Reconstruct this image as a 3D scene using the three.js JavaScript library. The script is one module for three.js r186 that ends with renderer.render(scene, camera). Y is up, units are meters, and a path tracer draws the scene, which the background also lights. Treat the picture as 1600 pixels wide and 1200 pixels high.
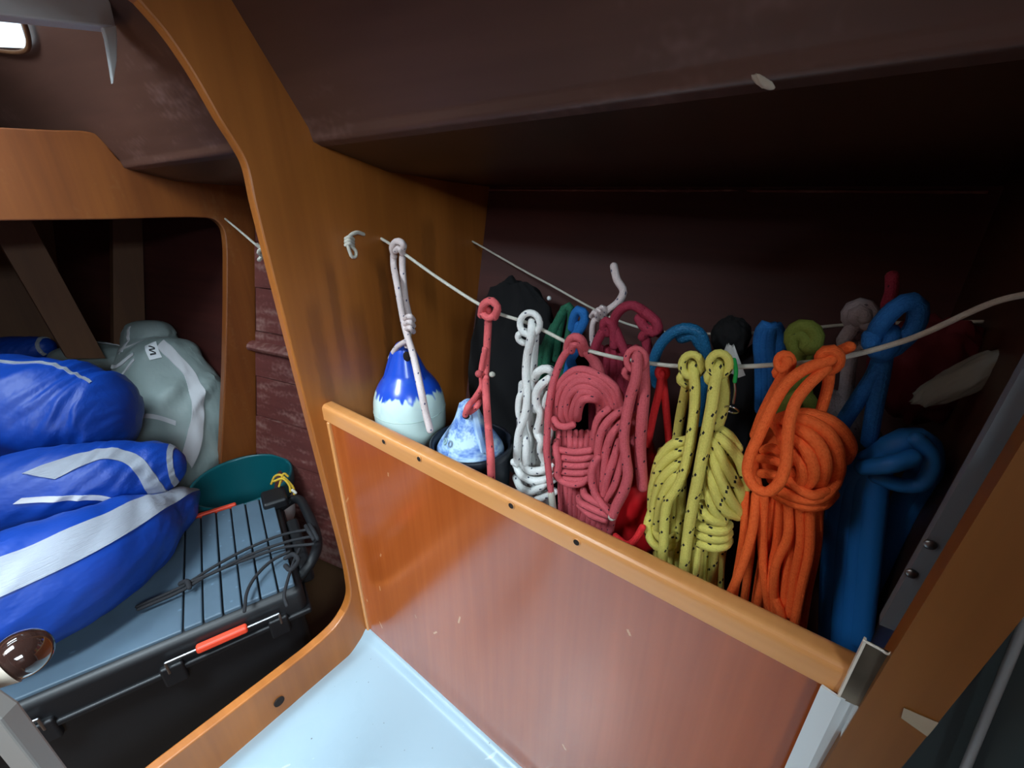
import * as THREE from 'three';
import { mergeGeometries, mergeVertices } from 'three/addons/utils/BufferGeometryUtils.js';
import { RoundedBoxGeometry } from 'three/addons/geometries/RoundedBoxGeometry.js';
import { RectAreaLightUniformsLib } from 'three/addons/lights/RectAreaLightUniformsLib.js';
import { ImprovedNoise } from 'three/addons/math/ImprovedNoise.js';

// ------------------------------------------------------------------ camera, light, exposure
RectAreaLightUniformsLib.init();
const scene = new THREE.Scene();
const EYE = 1.40;                                  // eye height above the cabin sole
const PITCH = 24 * Math.PI / 180, FOCAL = 695;     // pixels of a 1600 x 1200 frame
const camera = new THREE.PerspectiveCamera(2 * Math.atan(600 / FOCAL) * 180 / Math.PI, 4 / 3, 0.02, 30);
const HEAD = new THREE.Vector3(-0.613, 0, -0.790).normalize();       // x runs aft along the locker, -z outboard
const SIDE = new THREE.Vector3(-HEAD.z, 0, HEAD.x);
camera.position.set(0, EYE, 0);
camera.lookAt(HEAD.clone().multiplyScalar(Math.cos(PITCH)).add(new THREE.Vector3(0, EYE - Math.sin(PITCH), 0)));
scene.background = new THREE.Color(0.35, 0.42, 0.5);
const renderer = new THREE.WebGLRenderer({ antialias: true });
renderer.toneMapping = THREE.LinearToneMapping;
renderer.toneMappingExposure = 1.75;
renderer.shadowMap.enabled = true;
const DAY = new THREE.Color(0.74, 0.90, 1.0);
const HATCH_MID = { x0: -0.70, x1: -0.46, v0: -0.95, v1: -0.22, addedWell: 0.25, glow: 58 };  // skylight over the berth, left of the eye: the key light
const HATCH_AFT = { x0: 0.55, x1: 1.25, v0: -0.75, v1: -0.05, glow: 21 };    // companionway skylight
const HATCH_FORE = { x0: -1.36, x1: -0.96, v0: -0.46, v1: -0.02, glow: 10 };  // skylight over the sail bags

// ------------------------------------------------------------------ helpers
let seed = 7;
const rnd = () => { seed = (seed * 1664525 + 1013904223) >>> 0; return seed / 4294967296; };
const noiseGen = new ImprovedNoise();
const N = (x, y, z = 0) => noiseGen.noise(x + 31.7, y + 17.3, z + 5.1);
const fbm = (x, y, z = 0, o = 4) => { let s = 0, a = 0.5; for (let i = 0; i < o; i++) { s += a * N(x, y, z + i * 7.7); x *= 2.03; y *= 2.03; z *= 2.03; a *= 0.5; } return s; };
const clamp = (x, a = 0, b = 1) => Math.min(b, Math.max(a, x));
const lerp = (a, b, t) => a + (b - a) * t;
const smooth = (a, b, x) => { const t = clamp((x - a) / (b - a)); return t * t * (3 - 2 * t); };
const P = (x, v, y) => new THREE.Vector3(x, EYE + y, -v);            // boat coordinates: aft, outboard, height against the eye
function ray(px, py) {
  const xc = px - 800, yc = 600 - py, s = Math.sin(PITCH), c = Math.cos(PITCH);
  const up = yc * c - FOCAL * s, fwd = yc * s + FOCAL * c;
  return new THREE.Vector3(HEAD.x * fwd + SIDE.x * xc, up, HEAD.z * fwd + SIDE.z * xc);
}
const atV = (px, py, v) => { const d = ray(px, py); return d.multiplyScalar(-v / d.z).add(camera.position); };
const atX = (px, py, x) => { const d = ray(px, py); return d.multiplyScalar(x / d.x).add(camera.position); };
const atY = (px, py, y) => { const d = ray(px, py); return d.multiplyScalar(y / d.y).add(camera.position); };
const atD = (px, py, d) => ray(px, py).multiplyScalar(d / FOCAL).add(camera.position);

const used = {};
const numbered = (n) => { const k = used[n] = (used[n] ?? -1) + 1; return k ? `${n}_${String(k).padStart(3, '0')}` : n; };
function mesh(name, geo, mat, parent) {
  const m = new THREE.Mesh(Array.isArray(geo) ? merge(geo) : geo, mat);
  m.castShadow = m.receiveShadow = true;
  m.name = parent ? name : numbered(name);
  (parent || scene).add(m);
  return m;
}
function merge(list) {
  const l = list.map((g) => { const h = g.index ? g.toNonIndexed() : g; for (const k of Object.keys(h.attributes)) if (!['position', 'normal', 'uv'].includes(k)) h.deleteAttribute(k); return h; });
  return mergeGeometries(l);
}
function struct(name, geo, mat) { const m = mesh(name, geo, mat); m.userData = { kind: 'structure' }; return m; }
function thing(name, label, category, group) {
  const g = new THREE.Group(); g.name = numbered(name); scene.add(g);
  g.userData = { label, category }; if (group) g.userData.group = group;
  return g;
}
function tag(o, label, category, group) { o.userData = { label, category }; if (group) o.userData.group = group; return o; }
function settle(g) {                                                   // moves the group's origin to the middle of the thing's base
  g.updateMatrixWorld(true);
  const b = new THREE.Box3().setFromObject(g), c = b.getCenter(new THREE.Vector3()); c.y = b.min.y;
  for (const k of g.children) k.position.sub(c);
  g.position.add(c);
  return g;
}
function uvMetres(geo, turn = false) {                                    // planar uv in metres by the way each face looks
  const g = geo.index ? geo.toNonIndexed() : geo;
  const p = g.attributes.position, uv = new Float32Array(p.count * 2);
  const a = new THREE.Vector3(), b = new THREE.Vector3(), c = new THREE.Vector3();
  for (let i = 0; i < p.count; i += 3) {
    a.fromBufferAttribute(p, i); b.fromBufferAttribute(p, i + 1); c.fromBufferAttribute(p, i + 2);
    const n = b.clone().sub(a).cross(c.clone().sub(a)); const x = Math.abs(n.x), y = Math.abs(n.y), z = Math.abs(n.z);
    [a, b, c].forEach((q, k) => {
      let u, v;
      if (x >= y && x >= z) { u = q.z; v = q.y; } else if (y >= z) { u = q.z; v = q.x; } else { u = q.x; v = q.y; }
      if (turn) [u, v] = [v, u];
      uv[(i + k) * 2] = u; uv[(i + k) * 2 + 1] = v;
    });
  }
  g.setAttribute('uv', new THREE.BufferAttribute(uv, 2));
  if (!g.attributes.normal) g.computeVertexNormals();
  return g;
}
function box(w, h, d, r = 0.003) { return new RoundedBoxGeometry(w, h, d, 2, Math.min(r, w / 2.1, h / 2.1, d / 2.1)); }
function boxAt(x0, x1, y0, y1, v0, v1, r = 0.003) {                         // y against the eye
  const g = box(x1 - x0, y1 - y0, v1 - v0, r); g.translate((x0 + x1) / 2, EYE + (y0 + y1) / 2, -(v0 + v1) / 2); return g;
}
function gridGeo(nu, nv, f, close = false) {                              // f(u, v) -> Vector3, uv in 0..1 unless f sets .u .v
  const pos = [], uv = [], idx = [];
  for (let j = 0; j <= nv; j++) for (let i = 0; i <= nu; i++) {
    const p = f(i / nu, j / nv); pos.push(p.x, p.y, p.z); uv.push(p.u ?? i / nu, p.w ?? j / nv);
  }
  for (let j = 0; j < nv; j++) for (let i = 0; i < nu; i++) { const a = j * (nu + 1) + i, b = a + 1, c = a + nu + 1, d = c + 1; idx.push(a, b, d, a, d, c); }
  const g = new THREE.BufferGeometry();
  g.setAttribute('position', new THREE.Float32BufferAttribute(pos, 3));
  g.setAttribute('uv', new THREE.Float32BufferAttribute(uv, 2));
  g.setIndex(idx); g.computeVertexNormals();
  return g;
}
function plate(list, thick) {                                             // a sheet through corners [a, b, c, d] with thickness along its normal
  const [a, b, c, d] = list, n = b.clone().sub(a).cross(d.clone().sub(a)).normalize().multiplyScalar(thick);
  const e = [a, b, c, d].map((q) => q.clone().add(n)), f = [[a, b, c, d], [e[3], e[2], e[1], e[0]], [a, e[0], e[1], b], [b, e[1], e[2], c], [c, e[2], e[3], d], [d, e[3], e[0], a]];
  const pos = []; for (const [p, q, r, s] of f) for (const k of [p, r, q, p, s, r]) pos.push(k.x, k.y, k.z);
  const g = new THREE.BufferGeometry(); g.setAttribute('position', new THREE.Float32BufferAttribute(pos, 3)); g.computeVertexNormals();
  return uvMetres(g);
}

// ------------------------------------------------------------------ textures
function canvasTex(w, h, draw, srgb = true) {
  const c = document.createElement('canvas'); c.width = w; c.height = h; draw(c.getContext('2d'), w, h);
  const t = new THREE.CanvasTexture(c); t.wrapS = t.wrapT = THREE.RepeatWrapping; if (srgb) t.colorSpace = THREE.SRGBColorSpace;
  return t;
}
function dataTex(w, h, f, srgb = true) {                                   // f(x, y) -> [r, g, b] in 0..255
  const d = new Uint8Array(w * h * 4);
  for (let y = 0; y < h; y++) for (let x = 0; x < w; x++) { const c = f(x / w, y / h), i = (y * w + x) * 4; d[i] = clamp(c[0], 0, 255); d[i + 1] = clamp(c[1], 0, 255); d[i + 2] = clamp(c[2], 0, 255); d[i + 3] = 255; }
  const t = new THREE.DataTexture(d, w, h); t.wrapS = t.wrapT = THREE.MirroredRepeatWrapping; t.magFilter = THREE.LinearFilter; t.minFilter = THREE.LinearMipmapLinearFilter; t.generateMipmaps = true;
  if (srgb) t.colorSpace = THREE.SRGBColorSpace; t.needsUpdate = true;
  return t;
}
const mix3 = (a, b, t) => [lerp(a[0], b[0], t), lerp(a[1], b[1], t), lerp(a[2], b[2], t)];
// wood: grain runs along v of the texture; one texture covers size metres each way
function woodTex(light, dark, o = {}) {
  const { wearAt = 0.16, fine = 90, streak = 0.5, blotch = 0.3, scratch = 0, wear = 0, wearColor = [190, 160, 150], sd = 0, res = 512, stains = [] } = o;
  const marks = []; let s = sd * 77 + 3; const r = () => { s = (s * 16807 + 11) % 2147483647; return s / 2147483647; };
  for (let i = 0; i < scratch; i++) marks.push([r(), r(), 0.006 + 0.012 * r(), (r() - 0.5) * 1.4, 0.5 + 0.5 * r()]);
  return dataTex(res, res, (u, v) => {
    const g = N(u * fine + 2 * N(u * 4, v * 1.5, sd), v * 3, sd) * 0.5 + N(u * fine * 2.7, v * 7, sd + 9) * 0.3;
    const st = fbm(u * 9, v * 0.9, sd + 3, 3), bl = fbm(u * 3, v * 3, sd + 20, 4);
    let c = mix3(light, dark, clamp(0.4 + g * 0.35 + st * streak + bl * blotch));
    if (wear) { const w = fbm(u * 5 + 2, v * 2.4, sd + 40, 5) + 0.35 * N(u * 60, v * 14, sd + 50) + 0.25 * N(u * 130, v * 90, sd); c = mix3(c, wearColor, clamp((w - wearAt) * 2.2) * wear); }
    for (const [su, s0, s1, sw, sk] of stains) { const d = Math.abs(u - su + 0.006 * N(su * 40, v * 9, 3)) / sw; if (d < 1.5) c = mix3(c, [58, 30, 8], 0.7 * sk * smooth(1.2, 0.4, d + 0.3 * N(u * 200, v * 40, 7)) * smooth(s0 - 0.02, s0 + 0.02, v) * smooth(s1 + 0.05, s1 - 0.06, v)); }
    for (const [mx, my, ml, ma, mk] of marks) { const dx = u - mx, dy = v - my, a = dx * Math.cos(ma) - dy * Math.sin(ma), b = dx * Math.sin(ma) + dy * Math.cos(ma); if (Math.abs(a) < 0.0016 && Math.abs(b) < ml * 0.6) c = mix3(c, [225, 190, 150], 0.75 * mk); }
    return c;
  });
}
function varnish(map, o = {}) { return new THREE.MeshPhysicalMaterial({ map, roughness: 0.3, ior: 1.75, ...o }); }
const M = {
  bulkhead: varnish(woodTex([178, 106, 42], [134, 74, 24], { fine: 60, streak: 0.9, blotch: 0.5, sd: 1, res: 1024, stains: [[0.512, 0.73, 0.97, 0.012, 0.5], [0.548, 0.74, 0.9, 0.007, 0.3], [0.41, 0.72, 0.93, 0.01, 0.3], [0.37, 0.78, 1.0, 0.014, 0.3], [0.63, 0.66, 0.86, 0.02, 0.3], [0.45, 0.8, 1.0, 0.02, 0.25]] }), { roughness: 0.42, ior: 1.6 }),
  panel: varnish(woodTex([184, 92, 40], [142, 64, 22], { fine: 80, streak: 0.35, blotch: 0.35, scratch: 60, sd: 2, res: 1024 }), { roughness: 0.18, ior: 1.85 }),
  rail: varnish(woodTex([224, 158, 96], [192, 122, 62], { fine: 70, streak: 0.5, blotch: 0.25, sd: 3 }), { roughness: 0.3 }),
  post: varnish(woodTex([140, 86, 36], [104, 60, 20], { fine: 60, streak: 0.5, blotch: 0.4, sd: 4 }), { roughness: 0.4, ior: 1.6 }),
  frame: varnish(woodTex([150, 84, 32], [104, 50, 16], { fine: 60, streak: 0.6, blotch: 0.5, wear: 0.35, wearColor: [178, 140, 110], sd: 5 }), { roughness: 0.42, ior: 1.6 }),
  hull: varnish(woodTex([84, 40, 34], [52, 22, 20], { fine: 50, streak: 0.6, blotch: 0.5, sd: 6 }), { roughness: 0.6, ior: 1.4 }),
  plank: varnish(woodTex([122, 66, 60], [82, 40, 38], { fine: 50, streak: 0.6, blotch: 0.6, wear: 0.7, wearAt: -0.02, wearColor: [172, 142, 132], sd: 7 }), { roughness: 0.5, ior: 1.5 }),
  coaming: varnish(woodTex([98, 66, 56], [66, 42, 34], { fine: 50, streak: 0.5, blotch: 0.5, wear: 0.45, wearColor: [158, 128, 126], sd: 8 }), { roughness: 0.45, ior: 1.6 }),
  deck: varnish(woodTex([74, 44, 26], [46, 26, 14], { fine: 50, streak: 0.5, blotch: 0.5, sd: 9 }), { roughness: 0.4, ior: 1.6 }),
  timber: varnish(woodTex([112, 74, 44], [78, 46, 26], { fine: 60, streak: 0.6, blotch: 0.5, sd: 10 }), { roughness: 0.6, ior: 1.5 }),
  sole: new THREE.MeshStandardMaterial({ color: 0x5a4028, roughness: 0.6 }),
  white: new THREE.MeshPhysicalMaterial({ color: 0xd8dcdc, roughness: 0.35 }),
  roof: new THREE.MeshPhysicalMaterial({ color: 0x6a5448, roughness: 0.5 }),
  hole: new THREE.MeshStandardMaterial({ color: 0x1c0f08, roughness: 0.9 }),
};
// white moulded seat: specks of dirt and scuffs
const seatMap = dataTex(1024, 1024, (u, v) => {
  let c = [152, 174, 186];
  const w = fbm(u * 4, v * 4, 3, 5); c = mix3(c, [138, 159, 170], clamp(w * 1.2 + 0.12));
  const sp = N(u * 210, v * 210, 8) + 0.5 * N(u * 60, v * 60, 2); if (sp > 0.84) c = mix3(c, [84, 84, 80], clamp((sp - 0.84) * 9));
  const sc = N(u * 90 + v * 60, v * 22 - u * 14, 15), area = fbm(u * 5, v * 5, 33, 3); if (sc > 0.62 && area > 0.05) c = mix3(c, [192, 208, 216], 0.7);
  return c;
});
M.seat = new THREE.MeshPhysicalMaterial({ map: seatMap, roughness: 0.32, bumpMap: dataTex(256, 256, (u, v) => { const k = 128 + 90 * fbm(u * 16, v * 16, 4, 4); return [k, k, k]; }, false), bumpScale: 0.0006 });

// rope: braid relief, flecks woven into the sheath
const braid = canvasTex(128, 128, (g, w, h) => {
  g.fillStyle = '#666'; g.fillRect(0, 0, w, h);
  for (let i = 0; i < 8; i++) for (let j = 0; j < 8; j++) { g.save(); g.translate((i + 0.5) * 16, (j + 0.5) * 16); g.rotate((i + j) % 2 ? 0.7 : -0.7); g.fillStyle = '#fff'; g.beginPath(); g.ellipse(0, 0, 8, 4.5, 0, 0, 7); g.fill(); g.restore(); }
}, false);
braid.repeat.set(1 / 0.026, 2);
const css = (c) => `rgb(${c.map((x) => Math.round(clamp(x, 0, 255))).join(',')})`;
function ropeMat(base, fleck, o = {}) {
  const { tile = 0.05, n = 4, size = 1, pair = false, rough = 0.8, fuzz = 7 } = o;
  const map = canvasTex(256, 256, (g, w, h) => {
    g.fillStyle = css(base); g.fillRect(0, 0, w, h);
    for (let i = 0; i < 32; i++) for (let j = 0; j < 16; j++) { const k = (rnd() - 0.5) * 2 * fuzz; g.fillStyle = css(base.map((x) => x + k)); g.save(); g.translate((i + 0.5) * 8, (j + 0.5) * 16); g.rotate((i + j) % 2 ? 0.7 : -0.7); g.fillRect(-7, -3.5, 14, 7); g.restore(); }
    if (fleck) for (let k = 0; k < n; k++) {
      const x = (k + 0.5) / n * w, y = ((k * 0.5 + 0.25 * (Math.floor(k / 2) % 2)) % 1) * h + 20;
      for (let q = 0; q < (pair ? 2 : 1); q++) { g.save(); g.translate(x + q * 20 * size, y + q * 26 * size); g.rotate(0.55); g.fillStyle = css(fleck); g.fillRect(-11 * size, -8 * size, 22 * size, 16 * size); g.restore(); }
    }
  });
  map.repeat.set(1 / tile, 1);
  return new THREE.MeshPhysicalMaterial({ map, roughness: rough, bumpMap: braid, bumpScale: 0.0003, sheen: 0.2, sheenRoughness: 0.6, sheenColor: new THREE.Color(css(base)) });
}
const R = {
  white: ropeMat([226, 226, 222], [40, 44, 70], { n: 4, size: 0.9, tile: 0.046 }),
  lanyard: ropeMat([222, 206, 204], [52, 56, 96], { n: 4, size: 0.85, tile: 0.046 }),
  coral: ropeMat([216, 96, 98], [48, 20, 40], { n: 4, size: 0.75, tile: 0.046 }),
  crimson: ropeMat([200, 86, 94], [44, 18, 40], { n: 4, size: 0.75, tile: 0.046 }),
  maroon: ropeMat([150, 36, 60], [70, 16, 30], { n: 3, size: 0.5 }),
  scarlet: ropeMat([232, 40, 44], null),
  yellow: ropeMat([222, 210, 104], [16, 16, 20], { n: 4, size: 0.95, pair: true, tile: 0.05 }),
  orange: ropeMat([252, 104, 38], null, { fuzz: 12 }),
  line: ropeMat([206, 202, 188], null, { tile: 0.02 }),
  green: ropeMat([24, 92, 66], [16, 46, 40], { n: 3, size: 0.7 }),
  blue: ropeMat([24, 104, 176], null),
  olive: ropeMat([112, 124, 44], [50, 60, 20], { n: 3, size: 0.6 }),
  grey: ropeMat([150, 142, 146], [90, 84, 92], { n: 4, size: 0.6 }),
  black: ropeMat([28, 28, 32], null, { fuzz: 8 }),
  gold: ropeMat([216, 176, 50], null),
};

// ------------------------------------------------------------------ rope shapes
function tube(points, r, o = {}) {
  const { radial = 10, closed = false, cap = true, step = 0.9 } = o;
  const c = new THREE.CatmullRomCurve3(points, closed, 'centripetal');
  const len = c.getLength(), seg = Math.max(6, Math.min(260, Math.round(len / (r * step))));
  const g = new THREE.TubeGeometry(c, seg, r, radial, closed);
  const uv = g.attributes.uv; for (let i = 0; i < uv.count; i++) uv.setX(i, uv.getX(i) * len);
  if (!cap || closed) return g;
  const list = [g];
  for (const e of [0, 1]) { const s = new THREE.SphereGeometry(r * 0.995, radial, 6); const k = s.attributes.uv; for (let i = 0; i < k.count; i++) k.setX(i, k.getX(i) * r * 2); s.scale(1, 1, 1); const p = c.getPoint(e); s.translate(p.x, p.y, p.z); list.push(s); }
  return merge(list);
}
// points traced in the plane v, each [x, y, millimetres nearer]
const trace = (list, v) => list.map(([x, y, off = 0]) => atV(x, y, v - (off > 0 ? 1.35 : 2.6) * off / 1000));
function ringPts(cx, cy, rx, ry, a0, a1, o0 = 6, o1 = 6, n = 12) { const l = []; for (let i = 0; i <= n; i++) { const t = i / n, a = lerp(a0, a1, t) * Math.PI / 180; l.push([cx + rx * Math.cos(a), cy - ry * Math.sin(a), lerp(o0, o1, t)]); } return l; }
function ropeKit(g, mat, v, r) {
  return {
    strand: (pts, name = 'strand', rr = r, m = mat) => mesh(name, tube(trace(pts, v), rr), m, g),
    knot: (cx, cy, R0, o = {}) => {                                        // a turn round the line, its end tucked under
      const { lobe = true, name = 'knot' } = o, k = r * 0.74;
      const geo = [tube(trace(ringPts(cx, cy, R0, R0 * 1.12, -74, 250, 4, 10, 18), v), k)];
      if (lobe) geo.push(tube(trace([[cx - R0 * 0.35, cy + R0 * 1.02, 4], [cx - R0 * 1.0, cy + R0 * 0.9, 8], [cx - R0 * 1.2, cy + R0 * 1.45, 8], [cx - R0 * 0.6, cy + R0 * 1.95, 4], [cx + R0 * 0.1, cy + R0 * 1.75, -2]], v), k));
      geo.push(tube(trace([[cx - R0 * 0.8, cy + R0 * 0.6, -3], [cx + R0 * 0.1, cy + R0 * 0.9, -3], [cx + R0 * 0.8, cy + R0 * 0.5, -3]], v), k));
      return mesh(name, merge(geo), mat, g);
    },
  };
}
// ------------------------------------------------------------------ soft shapes
function lump(c, rx, ry, rz, o = {}) {
  const { amp = 0.15, f = 3, sd = 1, detail = 24, pinch = 0 } = o;
  const g = mergeVertices(new THREE.SphereGeometry(1, detail * 2, detail)); const p = g.attributes.position, q = new THREE.Vector3();
  for (let i = 0; i < p.count; i++) {
    q.fromBufferAttribute(p, i); const k = 1 + amp * fbm(q.x * f, q.y * f * 0.6, q.z * f + sd, 3), n = pinch ? lerp(1, 1 - pinch, smooth(0.1, 1, q.y)) : 1;
    p.setXYZ(i, c.x + q.x * rx * k * n, c.y + q.y * ry * k, c.z + q.z * rz * k * n);
  }
  g.computeVertexNormals(); return g;
}
// a stuffed cloth bag along a spine; at(t, a, off) is a point of its skin
function bagSkin(spine, radii, o = {}) {
  const { flat = 0.85, sd = 0, fold = 0.05, endPow = 2.6, ref = new THREE.Vector3(0, 1, 0) } = o;
  const c = new THREE.CatmullRomCurve3(spine, false, 'centripetal');
  const rad = (t) => { const k = t * (radii.length - 1), i = Math.min(radii.length - 2, Math.floor(k)); return lerp(radii[i], radii[i + 1], smooth(0, 1, k - i)); };
  const end = (t) => Math.pow(Math.max(0, 1 - Math.pow(Math.abs(2 * t - 1), endPow * 3)), 0.5);
  return (t, a, off = 0) => {
    const p = c.getPoint(clamp(t, 0.0005, 0.9995)), tan = c.getTangent(clamp(t, 0.001, 0.999));
    const s = new THREE.Vector3().crossVectors(tan, ref).normalize(), u = new THREE.Vector3().crossVectors(s, tan).normalize();
    const x = Math.cos(a), y = Math.sin(a);
    const w = 1 + fold * (1.2 * fbm(t * 5 + x, y * 1.6, sd, 3) + 0.8 * Math.sin(0) + 0.9 * (0.3 - Math.abs(N(t * 9 + x * 1.2 + y, y * 2.2 + t * 4, sd + 4))));
    const r = rad(t) * end(t) * w + off;
    return p.add(s.multiplyScalar(x * r)).add(u.multiplyScalar(y * r * flat));
  };
}
const bagMesh = (f, nu = 70, nv = 56) => gridGeo(nu, nv, (t, a) => { const p = f(t, a * Math.PI * 2); p.u = t * 0.5; p.w = a * 0.6; return p; });
function bagStrip(f, path, width, off = 0.002, n = 60, m = 6) {              // path: [t, angle] knots; the band has a thickness of off
  const c = new THREE.CatmullRomCurve3(path.map(([t, a]) => new THREE.Vector3(t, a * 0.35, 0)), false, 'centripetal');
  const at = (s, w, k) => { const p = c.getPoint(s), d = c.getTangent(s); const q = f(p.x - d.y * w, (p.y + d.x * w) / 0.35, k); q.u = s; q.w = w / width + 0.5; return q; };
  return merge([gridGeo(n, m, (s, w) => at(s, (w - 0.5) * width, off)), gridGeo(n, 1, (s, w) => at(s, -0.5 * width, off * (w * 1.6 - 0.6))), gridGeo(n, 1, (s, w) => at(s, 0.5 * width, off * (1 - w * 1.6)))]);
}

// ------------------------------------------------------------------ the setting
const BX = -0.704, PV = 0.36, SEAT = -0.943, FX = -1.45;
const hullV = (x, y) => 0.826 + 0.228 * (Math.min(x, -0.2) + 0.704) + 0.22 * Math.min(0, y);
struct('floor_fore', uvMetres(boxAt(-2.6, BX - 0.02, -1.14, -1.106, -1.34, 0.56)), M.sole);
struct('floor', uvMetres(boxAt(-2.6, 1.6, -1.44, -1.40, -1.36, 0.9)), M.sole);
// hull side
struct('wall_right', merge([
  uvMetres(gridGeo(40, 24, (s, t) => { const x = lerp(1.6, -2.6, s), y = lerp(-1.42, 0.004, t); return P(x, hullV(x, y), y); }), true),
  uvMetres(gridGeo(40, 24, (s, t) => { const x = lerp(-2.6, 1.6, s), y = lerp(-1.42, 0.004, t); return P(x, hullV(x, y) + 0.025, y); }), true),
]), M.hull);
// deck underside, carline edge, cabin side
const edge = (x) => { const k = (x - BX) / (FX - BX); return [lerp(0.418, 0.363, k), lerp(0.079, 0.058, k)]; };
const deckPts = (x) => { const [v, y] = edge(x), b = hullV(x, 0) + 0.03; return [[v + 0.012, y - 0.022], [lerp(v, b, 0.3), lerp(y - 0.03, -0.012, 0.42)], [lerp(v, b, 0.65), lerp(y - 0.03, -0.006, 0.75)], [b, -0.004]]; };
const sheet = (f, nx, nt, thick) => merge([uvMetres(gridGeo(nx, nt, (s, t) => f(lerp(1.6, -2.6, s), t, 0)), true), uvMetres(gridGeo(nx, nt, (s, t) => f(lerp(-2.6, 1.6, s), t, thick)), true)]);
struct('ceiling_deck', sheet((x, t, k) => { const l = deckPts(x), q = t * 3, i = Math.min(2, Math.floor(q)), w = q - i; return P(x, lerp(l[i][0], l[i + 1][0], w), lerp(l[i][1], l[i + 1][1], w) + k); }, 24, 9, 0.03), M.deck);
const roofY = 0.40, coam = (x) => { const [v, y] = edge(x); return [[v + 0.014, y - 0.024], [v, y - 0.018], [v - 0.004, y], [v - 0.59 * (roofY - y), roofY + 0.004]]; };
struct('wall_coaming', sheet((x, t, k) => { const l = coam(x), q = t * 3, i = Math.min(2, Math.floor(q)), w = q - i; return P(x, lerp(l[i][0], l[i + 1][0], w) + k, lerp(l[i][1], l[i + 1][1], w) + k * 0.5); }, 24, 9, 0.02), M.coaming);
struct('trim_7', uvMetres(gridGeo(60, 8, (s, t) => { const x = lerp(0.11, BX, s), a = t * Math.PI * 2, k = 0.0028 + 0.0012 * N(x * 60, 3); return P(x, hullV(x, 0) - 0.002 + k * Math.cos(a), -0.008 + k * Math.sin(a)); }), true), M.plank);
// cabin roof with its two skylights, and the far side of the cabin
{
  const s = new THREE.Shape([[-2.6, -1.2], [1.6, -1.2], [1.6, 0.30], [-2.6, 0.27]].map(([x, v]) => new THREE.Vector2(x, v)));
  for (const h of [HATCH_MID, HATCH_AFT, HATCH_FORE]) s.holes.push(new THREE.Path([[h.x0, h.v0], [h.x0, h.v1], [h.x1, h.v1], [h.x1, h.v0]].map(([x, v]) => new THREE.Vector2(x, v))));
  const g = new THREE.ExtrudeGeometry(s, { depth: 0.03, bevelEnabled: false }); g.rotateX(-Math.PI / 2); g.translate(0, EYE + roofY, 0);
  struct('ceiling', uvMetres(g), M.roof);
}
struct('added_ceiling_fore', uvMetres(boxAt(-2.6, FX - 0.032, 0.070, 0.095, -1.30, 0.62)), M.timber);   // low unseen foredeck added over the forepeak to keep it dark
struct('wall_left', merge([uvMetres(boxAt(-2.6, 1.6, -1.42, 0.1, -1.36, -1.32)), plate([P(-2.6, -1.33, 0.08), P(1.6, -1.33, 0.08), P(1.6, -1.12, 0.42), P(-2.6, -1.12, 0.42)], 0.02)]), M.coaming);
struct('shade_wall_aft', uvMetres(boxAt(0.37, 0.395, -1.40, 0.40, -0.04, 0.84)), M.coaming);       // unseen half bulkhead added aft of the post to shade the right end
struct('shade_wall_berth', uvMetres(boxAt(0.26, 0.285, -1.40, -0.36, -0.32, 0.34)), M.coaming);   // unseen low partition, added to shade the aft seat and lower panel
struct('wall_back', uvMetres(boxAt(1.6, 1.64, -1.42, 0.44, -1.36, 0.95)), M.coaming);
struct('wall_bow', uvMetres(boxAt(-2.64, -2.6, -1.42, 0.44, -1.36, 0.7)), M.timber);
for (const [n, h] of [['window_1', HATCH_AFT], ['window_2', HATCH_FORE], ['window_3', HATCH_MID]]) {
  const w = h.x1 - h.x0, d = h.v1 - h.v0;
  struct(n, boxAt(h.x0 - 0.02, h.x1 + 0.02, roofY + 0.03 + (h.addedWell || 0), roofY + 0.04 + (h.addedWell || 0), h.v0 - 0.02, h.v1 + 0.02, 0.004), new THREE.MeshStandardMaterial({ color: 0xdfe8ee, roughness: 0.5, emissive: DAY, emissiveIntensity: 3 }));
  const l = new THREE.RectAreaLight(DAY, h.glow, w, d); l.position.copy(P((h.x0 + h.x1) / 2, (h.v0 + h.v1) / 2, roofY + 0.026 + (h.addedWell || 0)));
  if (h.addedWell) struct('added_well_8', merge([[h.x0 - 0.02, h.x0, h.v0 - 0.02, h.v1 + 0.02], [h.x1, h.x1 + 0.02, h.v0 - 0.02, h.v1 + 0.02], [h.x0, h.x1, h.v0 - 0.02, h.v0], [h.x0, h.x1, h.v1, h.v1 + 0.02]].map(([a, b, c, e]) => uvMetres(boxAt(a, b, roofY + 0.02, roofY + 0.03 + h.addedWell, c, e)))), M.roof);  // deep shaft walls, added so the skylight fades towards the right end
  l.lookAt(l.position.clone().add(new THREE.Vector3(0, -1, 0))); scene.add(l);
}
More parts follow.
